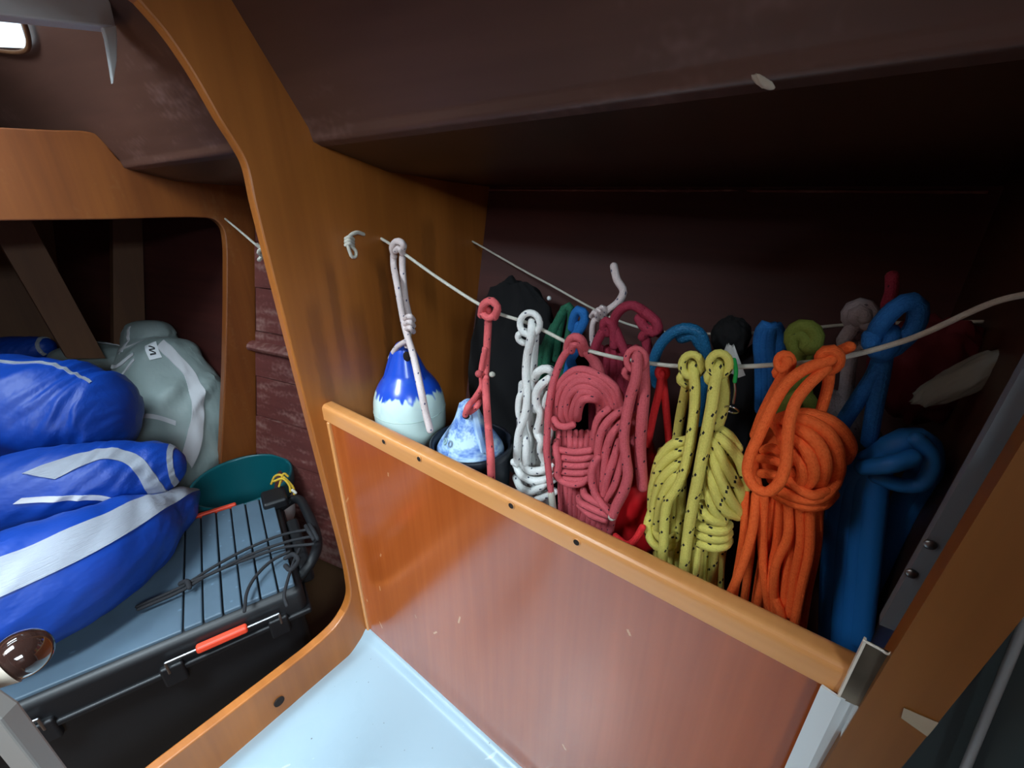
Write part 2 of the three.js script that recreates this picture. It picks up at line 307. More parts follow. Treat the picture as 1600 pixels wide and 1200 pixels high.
// main bulkhead with the rounded doorway
function panelShape(outer, hole) {
  const s = new THREE.Shape(outer.map(([v, y]) => new THREE.Vector2(v, y)));
  if (hole) s.holes.push(new THREE.Path(hole.map(([v, y]) => new THREE.Vector2(v, y))));
  return s;
}
function standing(shape, x, thick, bevel = 0.003) {                           // shape in (outboard, height); front face at x, thickness forward
  const g = new THREE.ExtrudeGeometry(shape, { depth: thick - 2 * bevel, bevelEnabled: true, bevelSize: bevel, bevelThickness: bevel, bevelOffset: -bevel, bevelSegments: 2, curveSegments: 8 });
  g.rotateY(Math.PI / 2); g.translate(x - thick + bevel, EYE, 0);
  return uvMetres(g);
}
const vy = (p) => [-p.z, p.y - EYE];
const smoothPath = (l, n = 60) => new THREE.CatmullRomCurve3(l.map(([a, b]) => new THREE.Vector3(a, b, 0)), false, 'centripetal').getPoints(n).map((p) => [p.x, p.y]);
{
  const b = (px, py) => vy(atX(px, py, BX));
  const sill = [b(250, 1195)[0], -0.866];
  const side = [b(440, 1052), b(490, 1012), b(528, 975), b(546, 940), b(545, 905), b(520, 800), b(483, 655), b(440, 485), b(398, 318), b(384, 256), b(368, 226), b(345, 190), b(300, 112), b(258, 50), b(215, 0)];
  const arch = [...side.slice(-1), [0.10, 0.26], [-0.1, 0.30], [-0.45, 0.31], [-0.8, 0.29], [-1.0, 0.20], [-1.1, 0]];
  const hole = [[-1.1, -0.866], sill, ...smoothPath(side, 90), ...smoothPath(arch, 40).slice(1)];
  struct('wall_front', standing(panelShape([[-1.34, -1.42], [0.60, -1.42], [0.78, -0.5], [0.84, 0], [0.43, 0.075], [0.24, 0.42], [-1.13, 0.42], [-1.34, 0.1]], hole), BX, 0.02), M.bulkhead);
}
// fore frame with the big rounded opening
{
  const b = (px, py) => vy(atX(px, py, FX));
  const top = smoothPath([b(0, 199), b(80, 203), b(140, 206), b(158, 214), b(176, 238), b(195, 256), b(260, 265), b(330, 275), b(392, 287)], 50);
  const hole = smoothPath([b(0, 345), b(160, 343), b(310, 340), b(334, 343), b(348, 356), b(353, 380), b(354, 430), b(352, 560), b(348, 660), b(345, 720)], 60);
  struct('wall_fore', standing(panelShape([[-1.3, -1.4], [hullV(FX, -1.3) - 0.005, -1.4], [hullV(FX, -0.9), -0.9], [hullV(FX, -0.5), -0.5], [hullV(FX, 0), -0.01], ...top.reverse(), [-1.3, top[top.length - 1][1]]], [[-1.1, hole[0][1]], ...hole, [hole[hole.length - 1][0] - 0.01, -1.0], [-1.1, -1.0]]), FX, 0.03), M.frame);
}
// timbers in the dark beyond the opening
struct('trim_1', uvMetres(plate([atX(178, 560, -2.0), atX(228, 560, -2.0), atX(222, 330, -2.0), atX(176, 330, -2.0)], -0.04)), M.timber);
struct('trim_2', uvMetres(plate([atX(105, 560, -1.9), atX(165, 560, -1.9), atX(40, 330, -1.9), atX(-30, 330, -1.9)], -0.04)), M.timber);
// planks on the hull between the frames, and the stringer
const hullWall = scene.getObjectByName('wall_right');
{
  const levels = [-0.02, -0.15, -0.28, -0.41, -0.55, -0.68, -0.81, -0.95, -1.1];
  for (let i = 0; i < levels.length - 1; i++) {
    const y1 = levels[i] - 0.002, y0 = levels[i + 1] + 0.002, x0 = -1.44, x1 = -0.73, k = 0.006 + 0.003 * (i % 2);
    const f = (off) => (s, t) => { const x = lerp(x1, x0, s), y = lerp(y0, y1, t); return P(x, hullV(x, y) - off, y); };
    const side = (a, b) => gridGeo(8, 1, (s, t) => { const x = lerp(x1, x0, s), y = a; return P(x, hullV(x, y) - (t === b ? k : 0), y); });
    mesh('plank', merge([uvMetres(gridGeo(8, 3, f(k)), true), uvMetres(side(y1, 0), true), uvMetres(side(y0, 1), true)]), M.plank, hullWall);
  }
}
struct('trim_3', uvMetres(gridGeo(16, 12, (s, t) => { const x = lerp(-0.726, -1.45, s), a = t * Math.PI * 2, y = -0.455 + 0.016 * Math.sin(a); return P(x, hullV(x, y) - 0.006 - 0.02 * Math.max(0, 0.2 + Math.cos(a)), y); }), true), M.plank);
// moulded white seat
{
  const x0 = BX, x1 = 1.0, v0 = -0.24, v1 = PV;
  const xs = [], vs = []; for (let i = 0; i <= 70; i++) xs.push(lerp(x0, x1, Math.pow(i / 70, 1.7))); for (let i = 0; i <= 44; i++) vs.push(lerp(v1, v0, Math.pow(i / 44, 1.5)));
  const top = gridGeo(70, 44, (s, t) => {
    const x = xs[Math.round(s * 70)], v = vs[Math.round(t * 44)], a = 1 - smooth(-0.03, 0.085, x - x0), b = 1 - smooth(0.004, 0.022, v1 - v), c = smooth(0.03, 0.0, v - v0);
    const p = P(x, v, SEAT - 0.006 + 0.011 * b - 0.034 * a * a * smooth(0.006, 0.06, v1 - v) - 0.035 * c * c + 0.003 * fbm(x * 3, v * 3, 1, 2)); p.u = x; p.w = v; return p;
  });
  struct('seat_top', top, M.seat);
  struct('seat_front', uvMetres(boxAt(BX, 1.0, -1.40, SEAT - 0.085, v0 + 0.0, v0 + 0.02)), M.white);
}
// locker front panel, bead and rail
struct('wall_locker', uvMetres(boxAt(BX, 0.10, SEAT - 0.09, -0.38, PV, PV + 0.014)), M.panel);
struct('trim_4', uvMetres(boxAt(BX, BX + 0.008, SEAT - 0.01, -0.392, PV - 0.006, PV + 0.002, 0.003)), M.rail);
{
  const s = new THREE.Shape(), w = 0.026, h = 0.030, r = 0.010;
  s.moveTo(0, 0); s.lineTo(w, 0); s.lineTo(w, h - r); s.quadraticCurveTo(w, h, w - r, h); s.lineTo(r, h); s.quadraticCurveTo(0, h, 0, h - r); s.lineTo(0, 0);
  const g = new THREE.ExtrudeGeometry(s, { depth: 0.104 - BX, bevelEnabled: false, curveSegments: 8 });
  g.rotateY(-Math.PI / 2); g.rotateY(Math.PI); g.translate(0, 0, 0);
  g.rotateY(0);
  const p = g.attributes.position; // the profile lies in (outboard, height), the length along x
  g.computeBoundingBox(); const b = g.boundingBox;
  g.translate(BX - b.min.x, EYE - 0.387 - b.min.y, -(PV - 0.008) - b.max.z);
  const rail = struct('trim_5', uvMetres(g, true), M.rail);
  for (const [x, y] of [[600, 690], [655, 717], [799, 790], [901, 847]]) {
    const q = atV(x, y, PV - 0.0085), hole = new THREE.CylinderGeometry(0.0038, 0.0038, 0.002, 16); hole.rotateX(Math.PI / 2); hole.translate(q.x, q.y, q.z);
    const ring = new THREE.TorusGeometry(0.0042, 0.0009, 6, 18); ring.translate(q.x, q.y, q.z);
    mesh('screw_hole', hole, M.hole, rail); mesh('hole_rim', ring, M.rail, rail);
  }
}
// screw hole in the doorway sill
{ const q = atX(436, 1096, BX + 0.001), g = new THREE.CylinderGeometry(0.010, 0.010, 0.004, 20); g.rotateZ(Math.PI / 2); g.translate(q.x, q.y, q.z); mesh('screw_hole', g, M.hole, scene.getObjectByName('wall_front')); }
// aft end of the locker, post, the compartment beyond
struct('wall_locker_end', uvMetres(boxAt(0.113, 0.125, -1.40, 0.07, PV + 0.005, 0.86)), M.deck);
{
  const v = 0.345;
  struct('trim_6', uvMetres(plate([atV(1276, 1215, v), atV(1396, 1215, v), atV(1640, 914, v), atV(1640, 622, v)], -0.02)), M.post);
}
scene.getObjectByName('trim_6').visible = true;

// ------------------------------------------------------------------ hanging lines
const line = mesh('clothesline', tube([atX(596, 373, BX), ...trace([[617, 386], [690, 438], [765, 484], [830, 507], [900, 541], [960, 558], [1035, 570], [1080, 573], [1125, 574], [1226, 569], [1297, 562]], 0.5), ...trace([[1420, 530], [1560, 470]], 0.5), P(0.112, 0.5, -0.07)], 0.0026), R.line);
tag(line, 'thin off-white line stretched from the bulkhead along the locker, carrying the front row of ropes', 'line');
const rear = mesh('clothesline', tube([atX(738, 377, BX), atV(850, 440, 0.72), atV(1000, 512, 0.68), atV(1180, 520, 0.66), atV(1330, 507, 0.66), P(0.112, 0.66, -0.13)], 0.0020), R.line);
tag(rear, 'thin rear line close to the hull, mostly hidden behind the front row of ropes', 'line');
{
  const g = thing('rope_knot', 'short end of white cord tied in a looped knot on the bulkhead face', 'cord'), k = ropeKit(g, R.line, 0.487, 0.0034);
  const f = (l) => l.map(([x, y, o = 0]) => atX(x, y, BX + 0.006 + o / 1000));
  mesh('tail', tube(f([[544, 372, 4], [550, 366, 4], [558, 363, 3], [568, 366, 0]]), 0.0032), R.line, g);
  mesh('turns', merge([0, 1, 2].map((i) => tube(f([[540, 373 + i * 5, 0], [546, 370 + i * 5, 6], [552, 374 + i * 5, 0]]), 0.0031))), R.line, g);
  mesh('loop', tube(f([[543, 382, 3], [546, 392, 4], [550, 401, 4], [555, 401, 4], [556, 393, 4], [549, 384, 3]]), 0.003), R.line, g);
  settle(g);
}

// ------------------------------------------------------------------ fenders
const worn = (top, low, cut, sd) => dataTex(256, 256, (u, v) => { const e = cut + 0.05 * fbm(u * 14, 2, sd, 3) + 0.05 * N(u * 50, v * 12, sd), k = smooth(e - 0.012, e + 0.012, v); let c = mix3(low, top, k); const w = fbm(u * 9, v * 9, sd + 3, 4); return mix3(c, mix3(low, top, 0.35), clamp((w - 0.1) * 1.6) * 0.35); });
{
  const g = thing('fender', 'round boat fender with a glossy blue top and white body against the bulkhead', 'fender');
  const c = atV(641, 640, 0.485), r = 0.0675;
  const prof = [[0.004, -0.086], [0.03, -0.083], [0.052, -0.068], [0.065, -0.04], [r, -0.012], [r, 0.012], [0.064, 0.034], [0.056, 0.053], [0.046, 0.068], [0.038, 0.079], [0.034, 0.088], [0.029, 0.10], [0.023, 0.115], [0.018, 0.128], [0.012, 0.136], [0.003, 0.139]];
  const l = new THREE.LatheGeometry(new THREE.SplineCurve(prof.map(([x, y]) => new THREE.Vector2(x, y))).getPoints(60), 48);
  l.translate(c.x, c.y, c.z);
  const map = worn([28, 80, 204], [216, 238, 232], 0.43, 3);
  mesh('body', l, new THREE.MeshPhysicalMaterial({ map, roughness: 0.28, clearcoat: 0.4, clearcoatRoughness: 0.2 }), g);
  const up = atV(636, 557, 0.468), eye = new THREE.SphereGeometry(0.007, 16, 12); eye.scale(1, 1.35, 0.5); eye.rotateY(0.6); eye.translate(up.x, up.y, up.z);
  mesh('eye_hole', eye, M.hole, g);
  for (const a of [0.1, 2.5, 4.2]) { const f = new THREE.CapsuleGeometry(0.0045, 0.05, 4, 10); f.rotateZ(0.36); f.translate(0.030, 0.096, 0); f.rotateY(a); f.translate(c.x, c.y, c.z); mesh('rib', f, new THREE.MeshPhysicalMaterial({ color: 0x1f46b4, roughness: 0.3 }), g); }
  const seam_and_glint = new THREE.TorusGeometry(0.0676, 0.0008, 6, 64); seam_and_glint.rotateX(Math.PI / 2); seam_and_glint.translate(c.x, c.y + 0.006, c.z); mesh('seam_and_glint', seam_and_glint, new THREE.MeshPhysicalMaterial({ color: 0xb4ccc4, roughness: 0.4 }), g);
  settle(g);
  const q = thing('fender_lanyard', 'white flecked lanyard knotted on the line and running down over the blue and white fender', 'rope'), k = ropeKit(q, R.lanyard, 0.478, 0.0058);
  mesh('knot', merge([tube(trace([[616, 400, 0], [613, 386, 6], [621, 377, 8], [630, 381, 8], [628, 394, 0]], 0.5), 0.0056), tube(trace([[618, 392, 8], [624, 388, 10], [629, 396, 4]], 0.5), 0.005)]), R.lanyard, q);
  mesh('strand', tube([...trace([[615, 392], [615, 412]], 0.5), ...trace([[622, 452], [632, 508]], 0.47), ...trace([[646, 556]], 0.43), ...trace([[657, 606], [666, 648], [672, 672]], 0.405)], 0.0056), R.lanyard, q);
  mesh('strand', tube([...trace([[629, 392], [629, 420]], 0.5), ...trace([[634, 470], [640, 500]], 0.485), ...trace([[638, 520], [636, 540]], 0.47)], 0.0056), R.lanyard, q);
  mesh('whipping', merge([0, 1, 2].map((i) => tube(trace([[633, 498 + i * 9, 6], [641, 494 + i * 9, 16], [646, 500 + i * 9, 6]], 0.478), 0.0045))), R.lanyard, q);
  mesh('tail', tube(trace([[638, 532, 14], [626, 538, 10], [616, 548, 8], [610, 560, 8]], 0.478), 0.0048), R.lanyard, q);
  settle(q);
}
{
  const c = atV(737, 690, 0.47), b = thing('bucket', 'dark navy bucket behind the rail holding a worn pale blue fender', 'bucket');
  const prof = [[0.001, -0.17], [0.056, -0.17], [0.060, -0.165], [0.066, -0.012], [0.071, -0.010], [0.071, 0.0], [0.067, 0.003], [0.064, -0.002], [0.058, -0.160], [0.001, -0.163]];
  const l = new THREE.LatheGeometry(prof.map(([x, y]) => new THREE.Vector2(x, y)), 48); l.translate(c.x, c.y, c.z);
  mesh('shell', l, new THREE.MeshPhysicalMaterial({ color: 0x1c222c, roughness: 0.45, side: THREE.DoubleSide }), b);
  settle(b);
  const g = thing('fender', 'small fender with a worn chalky pale blue cone head, standing in the navy bucket', 'fender');
  const hp = [[0.002, -0.13], [0.052, -0.12], [0.0575, -0.03], [0.0575, -0.014], [0.052, -0.002], [0.042, 0.014], [0.031, 0.030], [0.023, 0.046], [0.017, 0.062], [0.012, 0.072], [0.006, 0.077], [0.0015, 0.078]];
  const h = new THREE.LatheGeometry(new THREE.SplineCurve(hp.map(([x, y]) => new THREE.Vector2(x, y))).getPoints(50), 40);
  const hc = c.clone(); hc.x -= 0.004; h.translate(hc.x, hc.y, hc.z);
  const map = dataTex(256, 256, (u, v) => { const w = fbm(u * 7, v * 9, 12, 5) + 0.2 * N(u * 60, v * 60, 1); return mix3([186, 214, 234], [70, 108, 190], clamp(0.36 + w * 1.9)); });
  mesh('body', h, new THREE.MeshPhysicalMaterial({ map, roughness: 0.6 }), g);
  for (const s of [-1, 1]) {                                                  // moulded fins either side of the eye
    const f = new THREE.Shape([[0, -0.02], [0.050, -0.006], [0.040, 0.012], [0.020, 0.052], [0.0, 0.064]].map(([x, y]) => new THREE.Vector2(x, y)));
    const x = new THREE.ExtrudeGeometry(f, { depth: 0.006, bevelEnabled: true, bevelSize: 0.002, bevelThickness: 0.002, bevelSegments: 2 }); x.translate(0, 0, -0.003); x.rotateY(s > 0 ? -0.35 : 2.9); x.translate(hc.x, hc.y + 0.012, hc.z);
    mesh('fin', uvMetres(x), new THREE.MeshPhysicalMaterial({ map, roughness: 0.6 }), g);
  }
  const q = atV(696, 690, 0.418), vv = new THREE.TorusGeometry(0.0045, 0.0018, 8, 20); vv.rotateY(-0.5); vv.rotateX(-0.5); vv.translate(q.x, q.y, q.z);
  mesh('valve', vv, new THREE.MeshStandardMaterial({ color: 0x8fb0b8, roughness: 0.6 }), g);
  const eh = new THREE.SphereGeometry(0.006, 16, 10); eh.scale(1, 0.9, 0.5); eh.rotateY(0.6); const eq = atV(728, 650, 0.452); eh.translate(eq.x, eq.y, eq.z);
  mesh('eye_hole', eh, M.hole, g);
  settle(g);
  const r = thing('fender_lanyard', 'coral red flecked lanyard tied to the pale blue fender and hung beside the black bag', 'rope'), k = ropeKit(r, R.coral, 0.5, 0.0057);
  k.knot(764, 482, 11, { lobe: false });
  mesh('knot', merge([tube(trace([[752, 492, 8], [756, 476, 14], [768, 470, 14], [777, 480, 12], [773, 495, 8]], 0.5), 0.006), tube(trace([[752, 488, 10], [764, 497, 12], [776, 490, 8]], 0.5), 0.0055)]), R.coral, r);
  mesh('strand', tube([...trace([[763, 484, 6], [763, 500], [761, 540], [759, 585]], 0.5), ...trace([[760, 625], [763, 668]], 0.46), ...trace([[766, 705], [768, 752]], 0.415)], 0.006), R.coral, r);
  mesh('strand', tube([...trace([[758, 545], [752, 580], [753, 602]], 0.495), ...trace([[742, 622]], 0.47), ...trace([[731, 636], [727, 648]], 0.447)], 0.005), R.coral, r);
  mesh('strand', tube([...trace([[760, 590], [756, 606], [750, 622]], 0.49), ...trace([[746, 634], [735, 644]], 0.46)], 0.0048), R.coral, r);
  mesh('stopper', merge([lump(atV(748, 584, 0.485), 0.006, 0.006, 0.006, { amp: 0.1, detail: 8 })]), R.coral, r);
  mesh('rope_end', merge([lump(atV(769, 585, 0.49), 0.005, 0.0045, 0.005, { amp: 0.1, detail: 8 })]), R.line, r);
  settle(r);
}

// ------------------------------------------------------------------ coils hung on the front line
{
  const g = thing('rope_coil', 'white rope coil with dark blue flecks, first coil right of the fenders', 'rope'), k = ropeKit(g, R.white, 0.5, 0.0064);
  k.knot(828, 506, 15.5);
  k.strand([[832, 502, 1], [831, 514, 8], [829, 532, 9], [824, 556, 6], [822, 585, 6], [824, 620, 8], [820, 650, 10], [811, 676, 12], [808, 705, 12], [807, 725, 10], [803, 722, 12]], 'leg');
  k.strand([[836, 524, -2], [834, 560, -6], [833, 600, -8], [836, 640, -10]], 'leg');
  k.strand([[822, 610, 0], [814, 618, 2], [811, 642, 2], [816, 664, 2], [822, 690, 6], [821, 724, 8]]);
  k.strand([[836, 590, 0], [842, 580, 6], [852, 576, 4], [863, 580, 0], [866, 600, -6]]);
  k.strand([[858, 592, 8], [846, 601, 10], [838, 615, 10], [838, 632, 10], [845, 645, 8], [842, 664, 6], [839, 676, 6], [846, 690, 8], [845, 705, 6], [852, 722, 4]]);
  k.strand([[862, 604, 2], [850, 640, 2], [858, 668, 2], [852, 700, 0], [858, 730, 0]]);
  for (let i = 0; i < 7; i++) k.strand([[816 + i * 8, 600 + (i % 3) * 8, -14], [813 + i * 8, 660, -10 - (i % 2) * 6], [815 + i * 7, 720, -8], [818 + i * 6, 790, -12], [822 + i * 5, 850, -16]]);
  k.strand([[806, 726, 6], [814, 742, 12], [832, 751, 14], [850, 750, 12], [866, 742, 4]], 'wrap');
  k.strand([[812, 716, 4], [824, 734, 10], [846, 735, 12], [866, 729, 4]], 'wrap');
  k.strand([[806, 746, 2], [814, 762, 10], [830, 768, 12], [850, 757, 12], [866, 748, 2]], 'wrap');
  k.strand([[808, 770, 2], [826, 782, 8], [850, 776, 8], [866, 768, 2]], 'wrap');
  settle(g);
}
{
  const g = thing('rope_coil', 'dusty red flecked rope coil with five neat wraps round its waist', 'rope'), k = ropeKit(g, R.crimson, 0.5, 0.0052);
  mesh('knot', merge([tube(trace([[886, 546, 6], [889, 533, 10], [898, 526, 12], [908, 530, 10], [914, 544, 2]], 0.5), 0.0055), tube(trace([[893, 548, 8], [897, 537, 12], [905, 540, 8], [910, 552, 0]], 0.5), 0.005)]), R.crimson, g);
  k.strand([[893, 540, 8], [878, 561, 8], [866, 592, 12], [858, 630, 16], [855, 677, 18], [854, 702, 20], [857, 735, 20], [861, 770, 20]], 'leg');
  k.strand([[861, 769, 20], [863, 784, 20], [865, 800, 20]], 'whipping', 0.0056, R.line);
  k.strand([[912, 545, 0], [926, 560, -4], [936, 580, -6], [938, 600, -6]], 'leg', 0.0075);
  for (let i = 0; i < 6; i++) { const s = 1 - i * 0.135, w = () => (rnd() - 0.5) * 6, q = 914 + i * 1.2; k.strand([[q - 46 * s + w(), 668 - i * 3, i], [q - 53 * s, 645 + w(), 5 + i * 1.5], [q - 42 * s + w(), 642 - 42 * s, 9 + i * 2], [q - 12 * s, 642 - 63 * s + w() * 0.6, 11 + i * 2], [q + 20 * s + w(), 642 - 58 * s, 11 + i], [q + 48 * s, 642 - 34 * s + w(), 6], [q + 62 * s, 668 - 8 * s + w(), 0], [q + 66 * s, 700, -4]], 'turn', 0.0058 + 0.0004 * w() / 3); }
  k.strand([[866, 655, 14], [872, 664, 16], [884, 667, 16], [895, 664, 10]], 'turn');
  for (let i = 0; i < 7; i++) k.strand([[873 + i * 9, 676, -5], [874 + i * 8.6, 704, -2], [876 + i * 8, 750, 0], [877 + i * 7.6, 810, -2], [879 + i * 7.4, 880, -4]]);
  for (let i = 0; i < 5; i++) k.strand([[872, 697 + i * 11, -6], [868, 699 + i * 11, 6], [880, 704 + i * 11, 14], [905, 706 + i * 11, 15], [928, 702 + i * 11, 9], [936, 700 + i * 11, -4]], 'wrap');
  k.strand([[870, 690, 6], [869, 705, 18], [873, 725, 19], [871, 742, 19], [876, 750, 18], [892, 757, 18], [910, 754, 16], [924, 742, 12]], 'wrap');
  settle(g);
}
{
  const g = thing('rope_coil', 'dusty red flecked rope coil hanging in loose twists, its cut end showing pale', 'rope'), k = ropeKit(g, R.crimson, 0.49, 0.0056);
  k.knot(994, 562, 15);
  k.strand([[996, 556, 10], [994, 590, 12], [986, 617, 12], [979, 650, 14], [975, 685, 16], [978, 715, 16], [981, 742, 16], [974, 768, 16], [964, 788, 16], [958, 804, 16]], 'leg', 0.0066);
  k.strand([[957, 804, 16], [956, 808, 16]], 'rope_end', 0.0055, R.line);
  k.strand([[1004, 566, 0], [1006, 610, 2], [1003, 650, 4], [1000, 700, 2], [1004, 760, 0]], 'leg', 0.0078);
  k.strand([[976, 640, 4], [956, 652, 8], [941, 672, 10], [935, 700, 10], [934, 740, 8], [938, 770, 6]]);
  k.strand([[973, 660, 6], [957, 678, 10], [947, 705, 10], [944, 740, 10], [941, 770, 8]]);
  k.strand([[968, 690, 8], [960, 715, 10], [949, 745, 12], [943, 772, 10]]);
  k.strand([[978, 700, 8], [970, 730, 10], [960, 760, 10], [946, 780, 8]]);
  k.strand([[934, 715, 14], [926, 730, 16], [925, 754, 16], [932, 776, 16], [944, 792, 16], [956, 804, 12]]);
  k.strand([[950, 640, 2], [938, 650, 4], [931, 668, 4], [930, 700, 2]]);
  for (let i = 0; i < 6; i++) k.strand([[935 + i * 11, 650, -6], [934 + i * 11, 700, -6], [930 + i * 10, 760, -6], [912 + i * 9, 810, -2], [906 + i * 9, 880, -4]]);
  k.strand([[905, 778, 4], [908, 786, 14], [922, 793, 18], [942, 802, 16], [958, 808, 8]], 'wrap');
  k.strand([[912, 766, 6], [915, 775, 16], [930, 784, 18], [952, 794, 10]], 'wrap');
  k.strand([[906, 790, 6], [922, 804, 14], [944, 812, 12]], 'wrap');
  settle(g);
}
{
  const g = thing('stuff_sack', 'bright red drawstring pouch hanging between the red and yellow coils', 'pouch'), k = ropeKit(g, R.scarlet, 0.53, 0.0048);
  k.knot(1035, 582, 8, { lobe: false });
  k.strand([[1034, 584, 8], [1030, 610, 8], [1022, 645, 4], [1012, 695, 2]], 'drawstring');
  k.strand([[1036, 590, 4], [1041, 640, 2], [1046, 695, 2]], 'drawstring');
  const c = atV(1000, 780, 0.545);
  mesh('pouch', lump(c, 0.058, 0.10, 0.035, { amp: 0.25, f: 2.2, sd: 5, pinch: 0.55 }), new THREE.MeshPhysicalMaterial({ color: 0xc8141c, roughness: 0.5, sheen: 0.4, sheenColor: new THREE.Color(0xff5050) }), g);
  k.strand([[962, 838, 36], [978, 850, 40], [990, 846, 42], [1004, 824, 40]], 'drawstring');
  settle(g);
}
{
  const g = thing('rope_coil', 'left one of the two black-flecked yellow rope coils, fanned to the left', 'rope'), k = ropeKit(g, R.yellow, 0.5, 0.0061);
  k.knot(1081, 571, 15.5);
  k.strand([[1082, 566, 0], [1084, 580, 8], [1086, 612, 10], [1085, 642, 12], [1081, 675, 16], [1076, 706, 20], [1068, 738, 22], [1056, 764, 22], [1044, 783, 22], [1039, 808, 22], [1037, 845, 22], [1035, 880, 22], [1032, 930, 22]], 'leg');
  k.strand([[1074, 596, -2], [1068, 625, -6], [1062, 655, -8], [1057, 690, -8]], 'leg');
  for (const [i, l] of [[[1074, 688], [1052, 694], [1034, 712], [1024, 742], [1021, 775]], [[1073, 702], [1050, 712], [1032, 730], [1020, 762], [1018, 795]], [[1072, 718], [1050, 732], [1034, 750], [1024, 782], [1020, 815]], [[1070, 735], [1052, 748], [1038, 770], [1030, 800], [1026, 830]]].entries()) k.strand(l.map(([x, y], j) => [x, y, [12, 14, 12, 6, 2][j] + i * 2]), 'turn');
  k.strand([[1018, 800, 6], [1012, 822, 10], [1018, 845, 12], [1032, 857, 12], [1050, 852, 8]], 'wrap');
  k.strand([[1024, 812, 4], [1028, 836, 10], [1044, 846, 8], [1056, 838, 2]], 'wrap');
  for (let i = 0; i < 4; i++) k.strand([[1034 + i * 11, 705 + (i % 2) * 8, -6], [1032 + i * 11, 760, -6], [1028 + i * 11, 830, -5], [1026 + i * 10, 890, -4 - (i % 2) * 3], [1024 + i * 11, 960, -5]]);
  settle(g);
}
{
  const g = thing('rope_coil', 'right one of the two black-flecked yellow rope coils, beside the orange coil', 'rope'), k = ropeKit(g, R.yellow, 0.49, 0.0061);
  k.knot(1124, 569, 15.5);
  k.strand([[1123, 566, 0], [1121, 580, 8], [1117, 600, 10], [1112, 635, 14], [1105, 672, 18], [1097, 712, 22], [1090, 750, 24], [1083, 785, 24], [1077, 820, 24], [1072, 860, 24], [1068, 900, 24], [1064, 940, 24]], 'leg', 0.0064);
  k.strand([[1129, 586, -2], [1132, 620, -2], [1126, 652, 0], [1122, 668, 2], [1138, 680, 6], [1152, 700, 6]], 'leg');
  k.strand([[1122, 682, 12], [1138, 696, 14], [1154, 716, 12], [1163, 742, 6], [1163, 772, 0]], 'turn');
  k.strand([[1116, 690, 14], [1128, 716, 16], [1142, 742, 14], [1154, 764, 8], [1158, 788, 2]], 'turn');
  k.strand([[1112, 702, 14], [1120, 732, 18], [1130, 758, 18], [1142, 782, 14], [1156, 800, 6]], 'turn');
  k.strand([[1110, 722, 12], [1114, 752, 18], [1122, 780, 18], [1136, 800, 14], [1152, 806, 6]], 'turn');
  k.strand([[1106, 745, 10], [1108, 775, 16], [1116, 798, 16], [1130, 812, 10]], 'turn');
  k.strand([[1098, 788, 10], [1100, 800, 16], [1112, 812, 18], [1128, 816, 12]], 'turn');
  for (let i = 0; i < 3; i++) k.strand([[1088, 818 + i * 13, 4], [1094, 823 + i * 13, 16], [1114, 829 + i * 13, 18], [1130, 829 + i * 12, 14], [1138, 820 + i * 12, 2]], 'wrap');
  for (let i = 0; i < 4; i++) k.strand([[1108 + i * 12, 700 + (i % 3) * 10, -8], [1102 + i * 13, 760, -7], [1096 + i * 12, 830, -5], [1092 + i * 11, 880, -5 - (i % 2) * 3], [1086 + i * 12, 970, -6]]);
  k.strand([[1090, 848, 14], [1087, 880, 16], [1082, 915, 16], [1079, 945, 14]]);
  settle(g);
}
